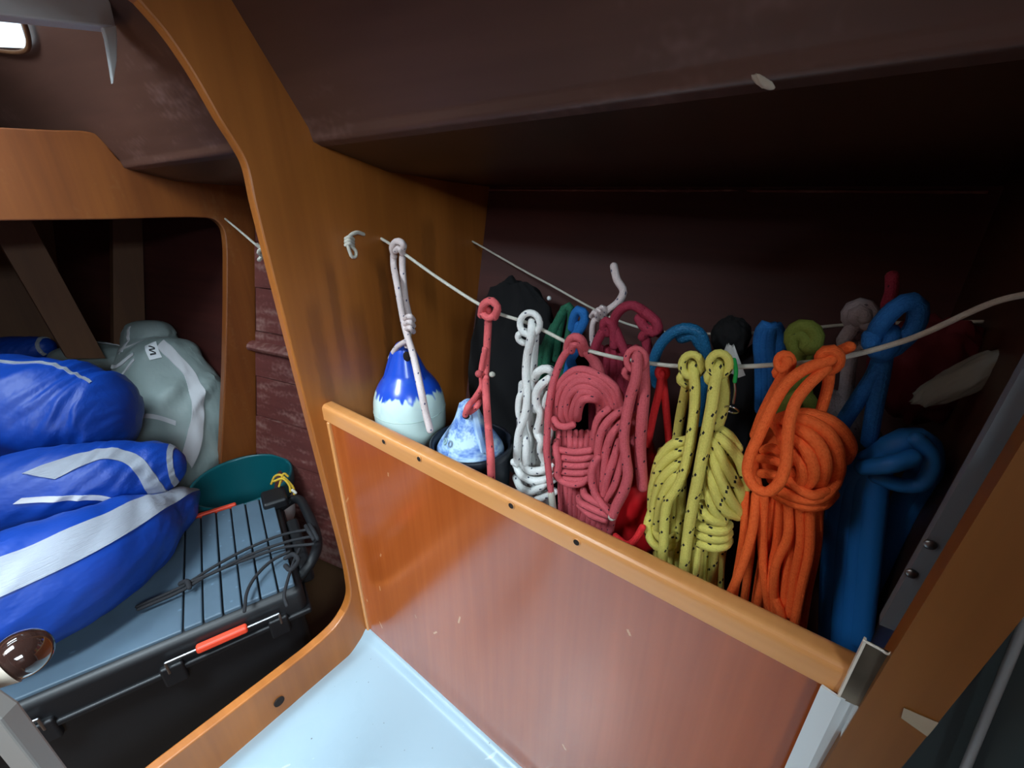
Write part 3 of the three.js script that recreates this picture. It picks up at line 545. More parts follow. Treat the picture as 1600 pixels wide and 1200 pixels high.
{
  const g = thing('rope_coil', 'bright orange rope coil with a long open loop hanging in front', 'rope'), k = ropeKit(g, R.orange, 0.49, 0.0050);
  k.knot(1226, 566, 12);
  mesh('knot', merge([tube(trace([[1286, 578, 4], [1283, 556, 12], [1295, 546, 14], [1308, 552, 12], [1309, 570, 8], [1299, 578, 6]], 0.49), 0.0052), tube(trace([[1290, 556, -6], [1308, 550, -4], [1318, 546, 0], [1327, 542, 2]], 0.49), 0.0052)]), R.orange, g);
  k.strand([[1229, 563, 8], [1226, 582, 8], [1210, 612, 8], [1192, 648, 8], [1180, 680, 6]], 'leg', 0.0056);
  k.strand([[1298, 562, 14], [1280, 568, 16], [1256, 578, 18], [1230, 598, 22], [1206, 636, 28], [1186, 680, 34], [1172, 712, 38], [1168, 738, 40], [1178, 760, 42], [1197, 769, 42], [1216, 756, 42], [1227, 728, 40], [1230, 696, 36], [1234, 656, 32], [1244, 626, 26], [1264, 600, 20], [1290, 576, 14]], 'loop', 0.0053);
  k.strand([[1296, 576, 4], [1294, 600, 4], [1287, 628, 6], [1278, 656, 8]], 'leg');
  k.strand([[1218, 655, 14], [1240, 648, 18], [1268, 648, 18], [1300, 660, 14], [1322, 682, 8], [1328, 702, 2], [1320, 718, -4]], 'turn', 0.0062);
  k.strand([[1228, 655, 18], [1256, 655, 22], [1288, 672, 20], [1306, 700, 16], [1310, 730, 10], [1300, 760, 2]], 'turn', 0.0066);
  k.strand([[1236, 664, 20], [1260, 676, 26], [1280, 698, 26], [1288, 724, 22], [1282, 752, 14], [1268, 770, 8]], 'turn', 0.0066);
  k.strand([[1238, 680, 22], [1258, 700, 28], [1268, 722, 28], [1270, 744, 24], [1256, 762, 18]], 'turn', 0.006);
  k.strand([[1236, 700, 22], [1250, 722, 28], [1254, 744, 26], [1246, 762, 20]], 'turn');
  k.strand([[1200, 656, 8], [1214, 668, 16], [1222, 690, 20], [1224, 712, 20]], 'turn');
  k.strand([[1204, 648, 4], [1192, 664, 6], [1180, 690, 4], [1178, 730, 2], [1186, 768, 4]], 'turn');
  k.strand([[1194, 704, 14], [1206, 700, 20], [1218, 706, 22], [1236, 722, 20]], 'turn');
  k.strand([[1188, 716, 14], [1204, 718, 20], [1222, 724, 20], [1240, 742, 18]], 'turn');
  k.strand([[1190, 740, 8], [1210, 742, 14], [1232, 752, 16], [1250, 764, 14]], 'turn');
  k.strand([[1212, 762, 12], [1234, 774, 22], [1262, 781, 24], [1286, 776, 20], [1304, 756, 10], [1312, 730, 2]], 'wrap', 0.0056);
  k.strand([[1214, 774, 10], [1238, 785, 20], [1264, 791, 22], [1286, 788, 16], [1302, 772, 6]], 'wrap', 0.0056);
  k.strand([[1238, 752, 22], [1252, 766, 26], [1270, 774, 26], [1290, 768, 18]], 'wrap');
  mesh('core', lump(atV(1244, 716, 0.505), 0.038, 0.042, 0.024, { amp: 0.15, sd: 2 }), R.orange, g);
  const tails = [[[1164, 770, 4], [1164, 822, 8], [1158, 866, 8], [1146, 930, 8]], [[1182, 772, 6], [1176, 826, 14], [1163, 874, 18], [1150, 908, 18], [1136, 940, 18]], [[1194, 776, 6], [1191, 850, 6], [1197, 924, 6], [1208, 975, 4]], [[1206, 778, 0], [1200, 850, -2], [1186, 930, 0], [1176, 980, 0]], [[1232, 788, 10], [1231, 838, 12], [1213, 880, 12], [1209, 915, 10], [1214, 980, 8]], [[1250, 792, 12], [1252, 842, 12], [1242, 900, 12], [1234, 960, 10]], [[1266, 792, 14], [1265, 860, 16], [1251, 925, 16], [1240, 985, 16], [1236, 1020, 16]], [[1278, 790, 8], [1276, 850, 6], [1262, 920, 6], [1250, 1000, 6]], [[1244, 790, 6], [1236, 850, 6], [1226, 930, 6], [1222, 990, 6]], [[1220, 784, 4], [1214, 850, 2], [1204, 910, 6], [1222, 965, 14], [1220, 990, 14]]];
  for (const l of tails) k.strand(l, 'tail');
  for (let i = 0; i < 5; i++) k.strand([[1178 + i * 20, 776, -8], [1174 + i * 20, 850, -12], [1164 + i * 18, 930, -14], [1152 + i * 18, 1010, -14]], 'tail');
  settle(g);
}

// ------------------------------------------------------------------ behind: the rear row
{
  const g = thing('mesh_bag', 'limp black bag hanging in the shadow against the bulkhead corner', 'bag');
  mesh('bag', lump(atV(805, 600, 0.69), 0.12, 0.22, 0.05, { amp: 0.3, f: 2.0, sd: 9, detail: 36 }), new THREE.MeshStandardMaterial({ color: 0x07070a, roughness: 1 }), g);
  mesh('toggle', lump(atV(858, 466, 0.64), 0.004, 0.004, 0.004, { amp: 0.05, detail: 8 }), M.white, g);
  settle(g);
}
{
  const g = thing('rope_coil', 'dark green rope coil on the rear line behind the white coil', 'rope'), k = ropeKit(g, R.green, 0.62, 0.0075);
  k.strand([[868, 560, 0], [872, 520, 2], [880, 488, 4], [886, 478, 4], [893, 488, 2], [888, 530, 0], [880, 570, 0]], 'turn');
  k.strand([[852, 575, 8], [858, 540, 8], [866, 515, 6], [878, 490, 6]], 'turn');
  k.strand([[842, 600, 4], [846, 560, 6], [854, 535, 6], [866, 510, 2]], 'turn');
  for (let i = 0; i < 5; i++) k.strand([[846 + i * 9, 545, -6], [844 + i * 9, 600, -6], [846 + i * 9, 680, -6], [850 + i * 8, 760, -6]]);
  settle(g);
}
{
  const g = thing('rope_coil', 'small bright blue rope end knotted on the rear line beside the green coil', 'rope'), k = ropeKit(g, R.blue, 0.61, 0.0075);
  k.strand([[894, 512, 0], [898, 492, 6], [906, 484, 8], [914, 494, 6], [908, 512, 4], [898, 524, 0]], 'knot');
  k.strand([[904, 508, 2], [900, 540, 0], [890, 568, 0], [884, 600, 0]], 'leg');
  k.strand([[898, 552, 2], [892, 562, 6], [897, 578, 4]], 'leg');
  settle(g);
}
{
  const g = thing('rope_coil', 'dark crimson rope coil on the rear line, hanging behind the two red coils', 'rope'), k = ropeKit(g, R.maroon, 0.58, 0.0068);
  k.strand([[958, 520, 2], [960, 498, 6], [972, 482, 8], [988, 477, 8], [1002, 484, 6], [1010, 496, 2]], 'loop');
  k.strand([[1000, 482, 4], [1016, 494, 6], [1028, 508, 8], [1024, 520, 8], [1008, 512, 8], [998, 498, 4]], 'loop');
  k.strand([[1004, 526, 6], [1014, 516, 8], [1026, 514, 4], [1030, 520, 2]], 'knot');
  k.strand([[950, 520, 4], [942, 508, 8], [950, 501, 8], [958, 512, 6], [960, 540, 4]], 'loop');
  k.strand([[946, 512, 6], [934, 532, 6], [926, 556, 4]], 'leg');
  k.strand([[962, 516, 4], [974, 544, 4], [986, 566, 2]], 'leg');
  k.strand([[1008, 522, 4], [1012, 548, 2], [1016, 580, 0]], 'leg');
  for (let i = 0; i < 7; i++) k.strand([[928 + i * 11, 545, -4], [926 + i * 11, 600, -4], [926 + i * 11, 680, -4], [930 + i * 10, 780, -4]]);
  settle(g);
}
{
  const g = thing('rope_end', 'stiff grubby white rope end standing up crookedly above the crimson coil', 'rope'), k = ropeKit(g, R.lanyard, 0.6, 0.0055);
  k.strand([[959, 416, 4], [964, 437, 6], [974, 455, 6], [966, 472, 6], [948, 486, 6], [930, 500, 4], [926, 520, 0], [930, 560, -4]], 'strand');
  mesh('whipping', merge([0, 1, 2].map((i) => tube(trace([[924 + i * 6, 494 - i * 4, 4], [930 + i * 6, 488 - i * 4, 14], [936 + i * 6, 500 - i * 4, 4]], 0.6), 0.004))), R.lanyard, g);
  settle(g);
}
{
  const g = thing('hose', 'teal blue ribbed tube bent in an arch behind the bright red pouch', 'hose'), k = ropeKit(g, new THREE.MeshPhysicalMaterial({ color: 0x1a6c9c, roughness: 0.45, bumpMap: braid, bumpScale: 0.001 }), 0.57, 0.0062);
  k.strand([[1026, 600, 0], [1022, 566, 4], [1030, 542, 8], [1048, 522, 10], [1072, 513, 10], [1092, 520, 6], [1102, 545, 2], [1100, 590, -4], [1090, 660, -8]], 'tube', 0.0072);
  k.strand([[1066, 526, 2], [1084, 522, 4], [1098, 540, 0]], 'cuff', 0.009);
  settle(g);
}
{
  const g = thing('bag', 'black cloth bundle on the rear line behind the right yellow coil', 'bag');
  mesh('bundle', lump(atV(1142, 526, 0.62), 0.024, 0.026, 0.02, { amp: 0.3, sd: 4 }), new THREE.MeshStandardMaterial({ color: 0x08080a, roughness: 0.9 }), g);
  mesh('cloth', lump(atV(1150, 640, 0.64), 0.035, 0.10, 0.02, { amp: 0.4, sd: 14 }), new THREE.MeshStandardMaterial({ color: 0x0b0b10, roughness: 0.9 }), g);
  settle(g);
}
{
  const g = thing('plastic_bag', 'scrap of clear plastic bag with a green glint painted in, caught beside the right yellow coil', 'bag');
  const c = atV(1138, 556, 0.505);
  mesh('film', gridGeo(14, 14, (s, t) => { const a = s * Math.PI * 2, r = 0.004 + 0.010 * t + 0.003 * Math.sin(a * 3) * t; return new THREE.Vector3(c.x + r * Math.cos(a) + t * 0.006, c.y + 0.012 - 0.03 * t + 0.002 * Math.sin(a * 5), c.z + r * 0.5 * Math.sin(a)); }), new THREE.MeshPhysicalMaterial({ color: 0xd8d8d4, roughness: 0.12, transmission: 0.35, thickness: 0, side: THREE.DoubleSide }), g);
  mesh('seam_and_glint', tube(trace([[1147, 562, 4], [1150, 580, 4], [1148, 596, 4]], 0.49), 0.0022), new THREE.MeshPhysicalMaterial({ color: 0x1f9a4a, roughness: 0.15 }), g);  // the green glint, put in as a coloured tube
  mesh('ring', new THREE.TorusGeometry(0.007, 0.0012, 8, 24).rotateX(0.7).translate(...atV(1143, 640, 0.49).toArray()), new THREE.MeshStandardMaterial({ color: 0xc8c8c8, metalness: 1, roughness: 0.2 }), g);
  mesh('chain', tube(trace([[1148, 596, 4], [1149, 612, 2], [1146, 630, 2]], 0.49), 0.0014), new THREE.MeshStandardMaterial({ color: 0xb8b8b8, metalness: 1, roughness: 0.25 }), g);
  settle(g);
}
{
  const g = thing('rope_coil', 'deep blue rope on the rear line between the yellow and orange coils', 'rope'), k = ropeKit(g, R.blue, 0.6, 0.0068);
  for (let i = 0; i < 3; i++) k.strand([[1188 + i * 9, 640, 0], [1188 + i * 9, 570, 2], [1186 + i * 9, 530, 6], [1194 + i * 8, 508, 8], [1206 + i * 6, 520, 4], [1206 + i * 6, 580, 0], [1204 + i * 5, 660, -4]], 'turn');
  settle(g);
}
{
  const g = thing('rope_coil', 'olive green rope with a thick round loop above the orange coil', 'rope'), k = ropeKit(g, R.olive, 0.56, 0.0078);
  k.strand(ringPts(1256, 528, 20, 19, 250, -60, 2, 10, 16), 'loop');
  k.strand(ringPts(1250, 536, 11, 14, 280, -20, 4, 8, 12), 'loop');
  k.strand([[1248, 546, 4], [1244, 580, 4], [1236, 620, 2], [1228, 680, -4]], 'leg');
  k.strand([[1258, 548, 0], [1256, 600, 0], [1262, 650, -2], [1250, 700, -4]], 'leg');
  k.strand([[1222, 640, 6], [1236, 622, 10], [1254, 618, 10], [1268, 632, 6], [1266, 660, 0]], 'turn');
  settle(g);
}
{
  const g = thing('rope_coil', 'dull grey flecked rope coil in the shade right of the orange coil', 'rope'), k = ropeKit(g, R.grey, 0.57, 0.0072);
  k.strand(ringPts(1344, 493, 18, 17, 300, -50, 2, 10, 16), 'knot');
  k.strand(ringPts(1344, 493, 8, 8, 300, -20, 8, 12, 10), 'knot');
  k.strand([[1336, 508, 4], [1324, 524, 8], [1318, 536, 6], [1330, 548, 4], [1348, 540, 2]], 'knot');
  k.strand([[1330, 540, 4], [1326, 575, 4], [1322, 610, 4], [1310, 650, 2]], 'leg');
  for (let i = 0; i < 6; i++) k.strand([[1300 + i * 8, 618 + i * 2, 4], [1302 + i * 9, 640, 8], [1312 + i * 9, 664, 6], [1330 + i * 8, 690, 0]], 'turn');
  settle(g);
}
{
  const g = thing('rope_coil', 'blue rope tied in a big loose bow on the line right of the grey coil', 'rope'), k = ropeKit(g, R.blue, 0.53, 0.0075);
  k.strand([[1366, 540, 2], [1372, 514, 8], [1390, 490, 12], [1410, 474, 12], [1430, 472, 8], [1434, 496, 6], [1424, 518, 6], [1404, 538, 8], [1384, 552, 10], [1364, 544, 10], [1362, 526, 8]], 'bow', 0.008);
  k.strand([[1376, 556, 6], [1388, 546, 12], [1396, 532, 10], [1392, 520, 4]], 'knot', 0.008);
  k.strand([[1380, 550, 4], [1366, 586, 4], [1344, 620, 2], [1314, 666, -2], [1300, 700, -6]], 'leg');
  k.strand([[1382, 552, 4], [1376, 590, 4], [1366, 640, 2], [1358, 690, -2]], 'leg');
  settle(g);
  const e = mesh('rope_end', tube(trace([[1394, 432, 0], [1393, 456, 0], [1386, 478, 2], [1388, 510, -2]], 0.57), 0.0058), R.maroon);
  tag(e, 'crimson rope end sticking up behind the blue bow', 'rope');
}
{
  const g = thing('hose_coil', 'large coil of blue hose hanging low at the dark right end of the locker', 'hose'), mat = new THREE.MeshPhysicalMaterial({ color: 0x2078c8, roughness: 0.55 }), k = ropeKit(g, mat, 0.55, 0.0085);
  for (let i = 0; i < 4; i++) k.strand([[1296 + i * 16, 1016 - i * 6, 4 + i * 3], [1300 + i * 18, 900, 6 + i * 3], [1310 + i * 18, 800, 8 + i * 3], [1326 + i * 16, 742 - i * 5, 14 + i * 2], [1380 + i * 8, 716 - i * 8, 20 + i], [1424 + i * 5, 704 - i * 5, 14], [1442 + i * 3, 724, 4], [1432 + i * 4, 752, -6], [1404 + i * 4, 800, -12], [1366 + i * 6, 900, -14], [1340 + i * 6, 1010, -14]], 'turn', 0.0125);
  k.strand([[1350, 730, 34], [1390, 726, 42], [1424, 716, 36]], 'turn');
  k.strand([[1432, 687, 26], [1452, 708, 26], [1454, 736, 24], [1436, 758, 22], [1402, 757, 24], [1370, 744, 26]], 'turn', 0.0075);
  settle(g);
}
{
  const a = mesh('rag', lump(new THREE.Vector3(), 0.014, 0.042, 0.010, { amp: 0.35, sd: 21 }).rotateZ(-0.65).translate(...atV(1505, 592, 0.56).toArray()), new THREE.MeshStandardMaterial({ color: 0x8c9490, roughness: 0.9 }));
  tag(a, 'grey rag hanging in the dark beside the grey strip', 'cloth');
  const b = mesh('bag', lump(atV(1450, 580, 0.64), 0.05, 0.06, 0.03, { amp: 0.4, sd: 25 }), new THREE.MeshStandardMaterial({ color: 0x6a1420, roughness: 0.8 }));
  tag(b, 'dark red cloth bundle in the shade behind the blue bow', 'bag');
}

{
  const c = atV(1192, 128, 0.432), f = lump(new THREE.Vector3(), 0.0095, 0.0032, 0.0025, { amp: 0.5, f: 2, sd: 41, detail: 10 }); f.rotateZ(-0.55); f.translate(c.x, c.y, c.z);
  tag(mesh('paint_flake', f, new THREE.MeshStandardMaterial({ color: 0xb8ac9c, roughness: 0.9 })), 'small pale flake peeling from the dark deck edge above the locker', 'flake');
}
// ------------------------------------------------------------------ right-hand end: strips and brackets
{
  const s = new THREE.Shape([[0, 0], [0.0135, -0.003], [0.024, 0.006], [0.0255, 0.0045], [0.0255, -0.004], [0.0235, -0.004], [0.0235, 0.002], [0.0135, -0.005], [-0.001, -0.003]].map(([x, y]) => new THREE.Vector2(x, y)));
  const e = new THREE.ExtrudeGeometry(s, { depth: 0.56, bevelEnabled: false }); e.rotateX(-Math.PI / 2); e.translate(0.060, EYE - 0.945, -(PV - 0.009));
  tag(mesh('edge_strip', e, M.white), 'white painted edging strip with a hooked lip, standing on the seat against the locker panel', 'strip');
  const g = thing('channel', 'short cut length of bare metal channel screwed where the rail meets the post', 'bracket');
  const al = new THREE.MeshPhysicalMaterial({ map: dataTex(256, 256, (u, v) => { const w = fbm(u * 8, v * 8, 61, 5) + 0.3 * N(u * 40, v * 40, 3); return mix3([150, 140, 122], [62, 54, 44], clamp(0.5 + w * 1.6)); }), metalness: 0.5, roughness: 0.5 });
  const pale = new THREE.MeshPhysicalMaterial({ color: 0xd8cfc0, roughness: 0.5 });
  mesh('web', uvMetres(plate([atV(1310, 1090, 0.348), atV(1345, 1106, 0.348), atV(1398, 1026, 0.352), atV(1351, 1002, 0.352)], -0.0025)), al, g);
  mesh('flange', uvMetres(plate([atV(1308, 1089, 0.347), atV(1312, 1091, 0.347), atV(1354, 1004, 0.351), atV(1350, 1001, 0.351)], -0.005)), pale, g);
  mesh('lip', tube([atV(1350, 1001, 0.350), atV(1376, 1015, 0.350), atV(1388, 1022, 0.350), atV(1396, 1018, 0.350), atV(1406, 1004, 0.350)], 0.0011, { radial: 6 }), pale, g);
  settle(g);
  const st = thing('edge_strip', 'grey strip with two screws along the aft end of the locker', 'strip');
  mesh('strip', uvMetres(plate([atV(1374, 976, 0.40), atV(1412, 992, 0.40), atV(1640, 640, 0.40), atV(1640, 500, 0.40)], -0.012)), new THREE.MeshPhysicalMaterial({ color: 0x6e757c, roughness: 0.5 }), st);
  for (const [x, y] of [[1453, 851], [1424, 896]]) {
    const q = atV(x, y, 0.3985), h = new THREE.SphereGeometry(0.0042, 16, 10); h.scale(1, 1, 0.55); h.translate(q.x, q.y, q.z);
    mesh('screw', h, new THREE.MeshStandardMaterial({ color: 0x8a8e90, metalness: 1, roughness: 0.35 }), st);
  }
  settle(st);
  const tp = mesh('tape', uvMetres(plate([atV(1408, 1121, 0.344), atV(1449, 1150, 0.344), atV(1466, 1129, 0.344), atV(1412, 1106, 0.344)], 0.0006)), new THREE.MeshPhysicalMaterial({ color: 0xa08f78, roughness: 0.6 }));
  tag(tp, 'worn patch of pale tape on the wooden post', 'tape');
}
{
  const g = thing('cabinet', 'grey-green cabinet beyond the wooden post, a pale metal edge down its door', 'cabinet'), m = new THREE.MeshPhysicalMaterial({ color: 0x5c6a6a, roughness: 0.5 });
  mesh('panel', uvMetres(boxAt(0.128, 0.70, -1.40, -0.3, 0.45, 0.47)), m, g);
  mesh('door', uvMetres(boxAt(0.31, 0.70, -1.38, -0.35, 0.432, 0.449)), m, g);
  const a = atV(1582, 1020, 0.43), b = atV(1535, 1135, 0.43);
  mesh('edge', tube([a.clone().lerp(b, -1.2), b.clone().lerp(a, -2.5)], 0.0035), M.white, g);
  settle(g);
  const c = mesh('holdall', lump(P(0.30, 0.36, -0.86), 0.10, 0.16, 0.06, { amp: 0.15, sd: 33 }), new THREE.MeshStandardMaterial({ color: 0x0c0d10, roughness: 0.7 }));
  tag(c, 'black soft bag standing in front of the grey-green cabinet', 'bag');
}

// ------------------------------------------------------------------ fore compartment: tool chest
{
  const g = thing('tool_chest', 'black plastic tool chest with a ribbed grey-black lid and orange latches', 'tool chest');
  const lid = new THREE.MeshPhysicalMaterial({ map: dataTex(256, 256, (u, v) => { const k = fbm(u * 6, v * 6, 70, 5); const c = 100 + 30 * k + (N(u * 90, v * 90, 2) > 0.62 ? 30 : 0); return [c * 0.78, c * 0.97, c * 1.12]; }), roughness: 0.55 });
  const blk = new THREE.MeshPhysicalMaterial({ color: 0x141518, roughness: 0.5 }), org = new THREE.MeshPhysicalMaterial({ color: 0xe8482c, roughness: 0.5 }), wire = new THREE.MeshStandardMaterial({ color: 0xb0b4b8, metalness: 1, roughness: 0.35 });
  const L = 0.60, D = 0.39, H = 0.321;
  const put = (name, geo, m, x, y, z, parent = g) => { geo.translate(x, y, z); return mesh(name, uvMetres(geo), m, parent); };
  put('body', box(L - 0.02, H - 0.07, D - 0.03, 0.02), blk, 0, (H - 0.07) / 2, 0);
  const lidm = put('lid', box(L, 0.07, D, 0.016), blk, 0, H - 0.039, 0);
  put('rim', box(L + 0.012, 0.014, D + 0.012, 0.005), blk, 0, H - 0.07, 0);
  put('lid_plate', box(0.36, 0.010, D - 0.03, 0.003), lid, -0.095, H - 0.003, 0, lidm);
  for (let i = 0; i < 6; i++) put('lid_rib', box(0.0305, 0.011 + 0.003 * (i % 2), D - 0.03, 0.003), lid, 0.1035 + i * 0.0335, H - 0.002, 0, lidm);
  for (const x of [-0.215, 0.155]) {
    const la = put('latch', box(0.088, 0.016, 0.016, 0.005), org, x - 0.012, H - 0.036, D / 2 + 0.009);
    const b = [[-0.105, -0.028], [-0.105, 0], [0.09, 0], [0.09, -0.028]].map(([a, c]) => new THREE.Vector3(x + a, H - 0.036 + c, D / 2 + 0.009));
    mesh('bail', merge([0, 1, 2].map((n) => tube([b[n], b[n].clone().lerp(b[n + 1], 0.5), b[n + 1]], 0.0026, { radial: 8 }))), wire, la);
    for (const q of [-0.10, 0.085]) put('catch', box(0.038, 0.05, 0.016, 0.005), blk, x + q, H - 0.075, D / 2 + 0.002, la);
  }
  put('latch', box(0.16, 0.012, 0.012, 0.004), org, 0.12, H - 0.004, -D / 2 - 0.003);
  put('end_grip', box(0.03, 0.05, 0.20, 0.01), blk, L / 2 + 0.015, H - 0.045, 0.02);
  mesh('handle', tube([[0.29, -0.03, -0.15], [0.34, -0.008, -0.14], [0.355, -0.004, -0.05], [0.352, -0.004, 0.08], [0.33, -0.01, 0.12], [0.29, -0.04, 0.13]].map(([x, y, z]) => new THREE.Vector3(x, H + y, z)), 0.012), blk, g);
  put('handle_block', box(0.06, 0.03, 0.07, 0.008), blk, 0.29, H + 0.006, -0.15);
  g.position.copy(P(-1.063, 0.054, -0.785 - H)); g.rotation.y = Math.atan2(0.946, 0.325);
  const c = thing('bungee_cord', 'black elastic cords stretched across the lid of the tool chest', 'cord');
  const y = -0.772, Y = (l, o = 0) => l.map(([a, b, q = 0]) => atY(a, b, y + (q + o) / 1000));
  for (const l of [[[488, 826, 14], [440, 836, 8], [385, 858, 6], [330, 888, 6], [285, 916, 6], [214, 948, 5]], [[490, 850, 12], [440, 856, 10], [380, 876, 8], [330, 896, 8], [285, 922, 7], [216, 952, 5]], [[488, 838, 16], [450, 846, 12], [388, 868, 12], [340, 892, 11], [290, 912, 9]], [[452, 862, 10], [425, 876, 12], [400, 900, 12], [386, 925, 10], [382, 955, 6]], [[468, 858, 12], [458, 880, 12], [448, 912, 10], [444, 932, 4], [448, 946, -6]]]) mesh('cord', tube(Y(l), 0.0034, { radial: 8 }), R.black, c);
  for (const l of [[[478, 822, 10], [484, 832, 22], [490, 842, 12]], [[484, 820, 10], [490, 830, 22], [496, 842, 10]], [[446, 872, 10], [458, 866, 20], [466, 876, 16], [454, 890, 14], [446, 884, 12]]]) mesh('knot', tube(Y(l), 0.005, { radial: 8 }), R.black, c);
  mesh('hook', tube(Y([[282, 912, 8], [292, 908, 14], [296, 918, 10]]), 0.005, { radial: 8 }), R.black, c);
  settle(c);
}
{
  const g = thing('bucket', 'empty teal green plastic bucket standing behind the tool chest', 'bucket'), c = atY(378, 748, -0.795);
  const prof = [[0.001, -0.31], [0.086, -0.31], [0.090, -0.305], [0.130, -0.04], [0.136, -0.038], [0.138, -0.008], [0.135, 0.0], [0.130, 0.0], [0.128, -0.006], [0.124, -0.04], [0.086, -0.302], [0.001, -0.304]];
  const l = new THREE.LatheGeometry(prof.map(([x, y]) => new THREE.Vector2(x, y)), 56); l.translate(c.x, c.y, c.z);
  mesh('shell', l, new THREE.MeshPhysicalMaterial({ color: 0x0c5a62, roughness: 0.35, side: THREE.DoubleSide }), g);
  const s = new THREE.LatheGeometry([[0.1245, -0.07], [0.1285, -0.068], [0.117, -0.16], [0.113, -0.162]].map(([x, y]) => new THREE.Vector2(x, y)), 56); s.translate(c.x, c.y, c.z);
  mesh('label_band', s, M.white, g);
  settle(g);
  const q = thing('cord', 'tangle of yellow cord on the rim of the teal bucket', 'cord');
  const D = (l) => l.map(([a, b, d = 0]) => atD(a, b, 1.235 - d / 1000));
  mesh('strand', tube(D([[424, 756], [430, 744, 10], [438, 742, 14], [448, 750, 12], [458, 762, 6], [460, 772]]), 0.0032), R.gold, q);
  mesh('strand', tube(D([[428, 752, 14], [442, 748, 18], [452, 758, 14], [454, 768, 10]]), 0.0032), R.gold, q);
  mesh('strand', tube(D([[436, 760, 10], [444, 740, 16], [450, 744, 10]]), 0.003), R.gold, q);
  mesh('rope_end', tube(D([[457, 766, 10], [462, 770, 8]]), 0.004), R.line, q);
  settle(q);
}

// ------------------------------------------------------------------ sail bags
const crease = dataTex(256, 256, (u, v) => { const k = 128 + 120 * (0.25 - Math.abs(fbm(u * 6 + 0.6 * N(u * 3, v * 3, 1), v * 9, 80, 4))) + 20 * N(u * 60, v * 60, 4); return [k, k, k]; }, false);
crease.repeat.set(3, 3);
const nylon = (c) => new THREE.MeshPhysicalMaterial({ color: c, roughness: 0.5, bumpMap: crease, bumpScale: 0.0025 });
const blueCloth = nylon(0x033c9c), whiteCloth = nylon(0xa4aab6), webbing = new THREE.MeshPhysicalMaterial({ color: 0xc8c8cc, roughness: 0.7 }), greyCloth = nylon(0x8c9a98);
const UPF = Math.PI / 2;
{
  const g = thing('sail_bag', 'plain blue sail bag with white piping along its top, resting on the striped bag', 'sail bag');
  const f = bagSkin([atD(212, 652, 1.16), atD(150, 650, 1.14), atD(60, 645, 1.10), atD(-120, 640, 1.04)], [0.08, 0.12, 0.134, 0.136, 0.13], { flat: 1.0, sd: 3, fold: 0.12 });
  mesh('bag', bagMesh(f), blueCloth, g);
  mesh('piping', bagStrip(f, [[0.22, 1.9], [0.4, 1.75], [0.6, 1.65], [0.9, 1.6]], 0.022, 0.003), whiteCloth, g);
  settle(g);
}
{
  const g = thing('sail_bag', 'blue sail bag with a curved white stripe and white end ring, middle of the pile', 'sail bag');
  const f = bagSkin([atD(292, 724, 1.09), atD(220, 735, 1.05), atD(110, 757, 0.98), atD(-120, 810, 0.88)], [0.045, 0.068, 0.085, 0.092, 0.095], { flat: 0.95, sd: 8, fold: 0.14 });
  mesh('bag', bagMesh(f), blueCloth, g);
  mesh('end_ring', bagStrip(f, [[0.08, 4.0], [0.085, 2.6], [0.09, 1.6], [0.085, 0.4]], 0.036, 0.003), whiteCloth, g);
  mesh('stripe', bagStrip(f, [[0.20, 3.9], [0.23, 3.1], [0.30, 2.4], [0.42, 2.05], [0.55, 2.0], [0.7, 2.3]], 0.12, 0.003), whiteCloth, g);
  mesh('webbing', bagStrip(f, [[0.44, 3.5], [0.56, 3.1], [0.75, 2.75]], 0.035, 0.004), webbing, g);
  settle(g);
}
{
  const g = thing('sail_bag', 'blue sail bag with a broad grey-white band, lying on the lid of the tool chest', 'sail bag');
  const f = bagSkin([atY(310, 768, -0.748), atY(240, 815, -0.706), atY(130, 880, -0.67), atY(-140, 1000, -0.65)], [0.02, 0.058, 0.094, 0.11, 0.115], { flat: 1.0, sd: 13, fold: 0.08 });
  mesh('bag', bagMesh(f), blueCloth, g);
  mesh('band', bagStrip(f, [[0.02, 2.1], [0.25, 2.15], [0.5, 2.2], [0.95, 2.25]], 0.20, 0.003), whiteCloth, g);
  settle(g);
}
{
  const g = thing('sail_bag', 'end of a white-edged blue sail bag, far back on top of the pile', 'sail bag');
  const f = bagSkin([atD(84, 540, 1.62), atD(20, 548, 1.6), atD(-120, 560, 1.55)], [0.04, 0.055, 0.06], { flat: 0.9, sd: 18, fold: 0.1 });
  mesh('bag', bagMesh(f, 50, 40), blueCloth, g);
  mesh('edging', bagStrip(f, [[0.08, 3.9], [0.09, 2.3], [0.08, 0.8]], 0.035, 0.003), whiteCloth, g);
  settle(g);
}
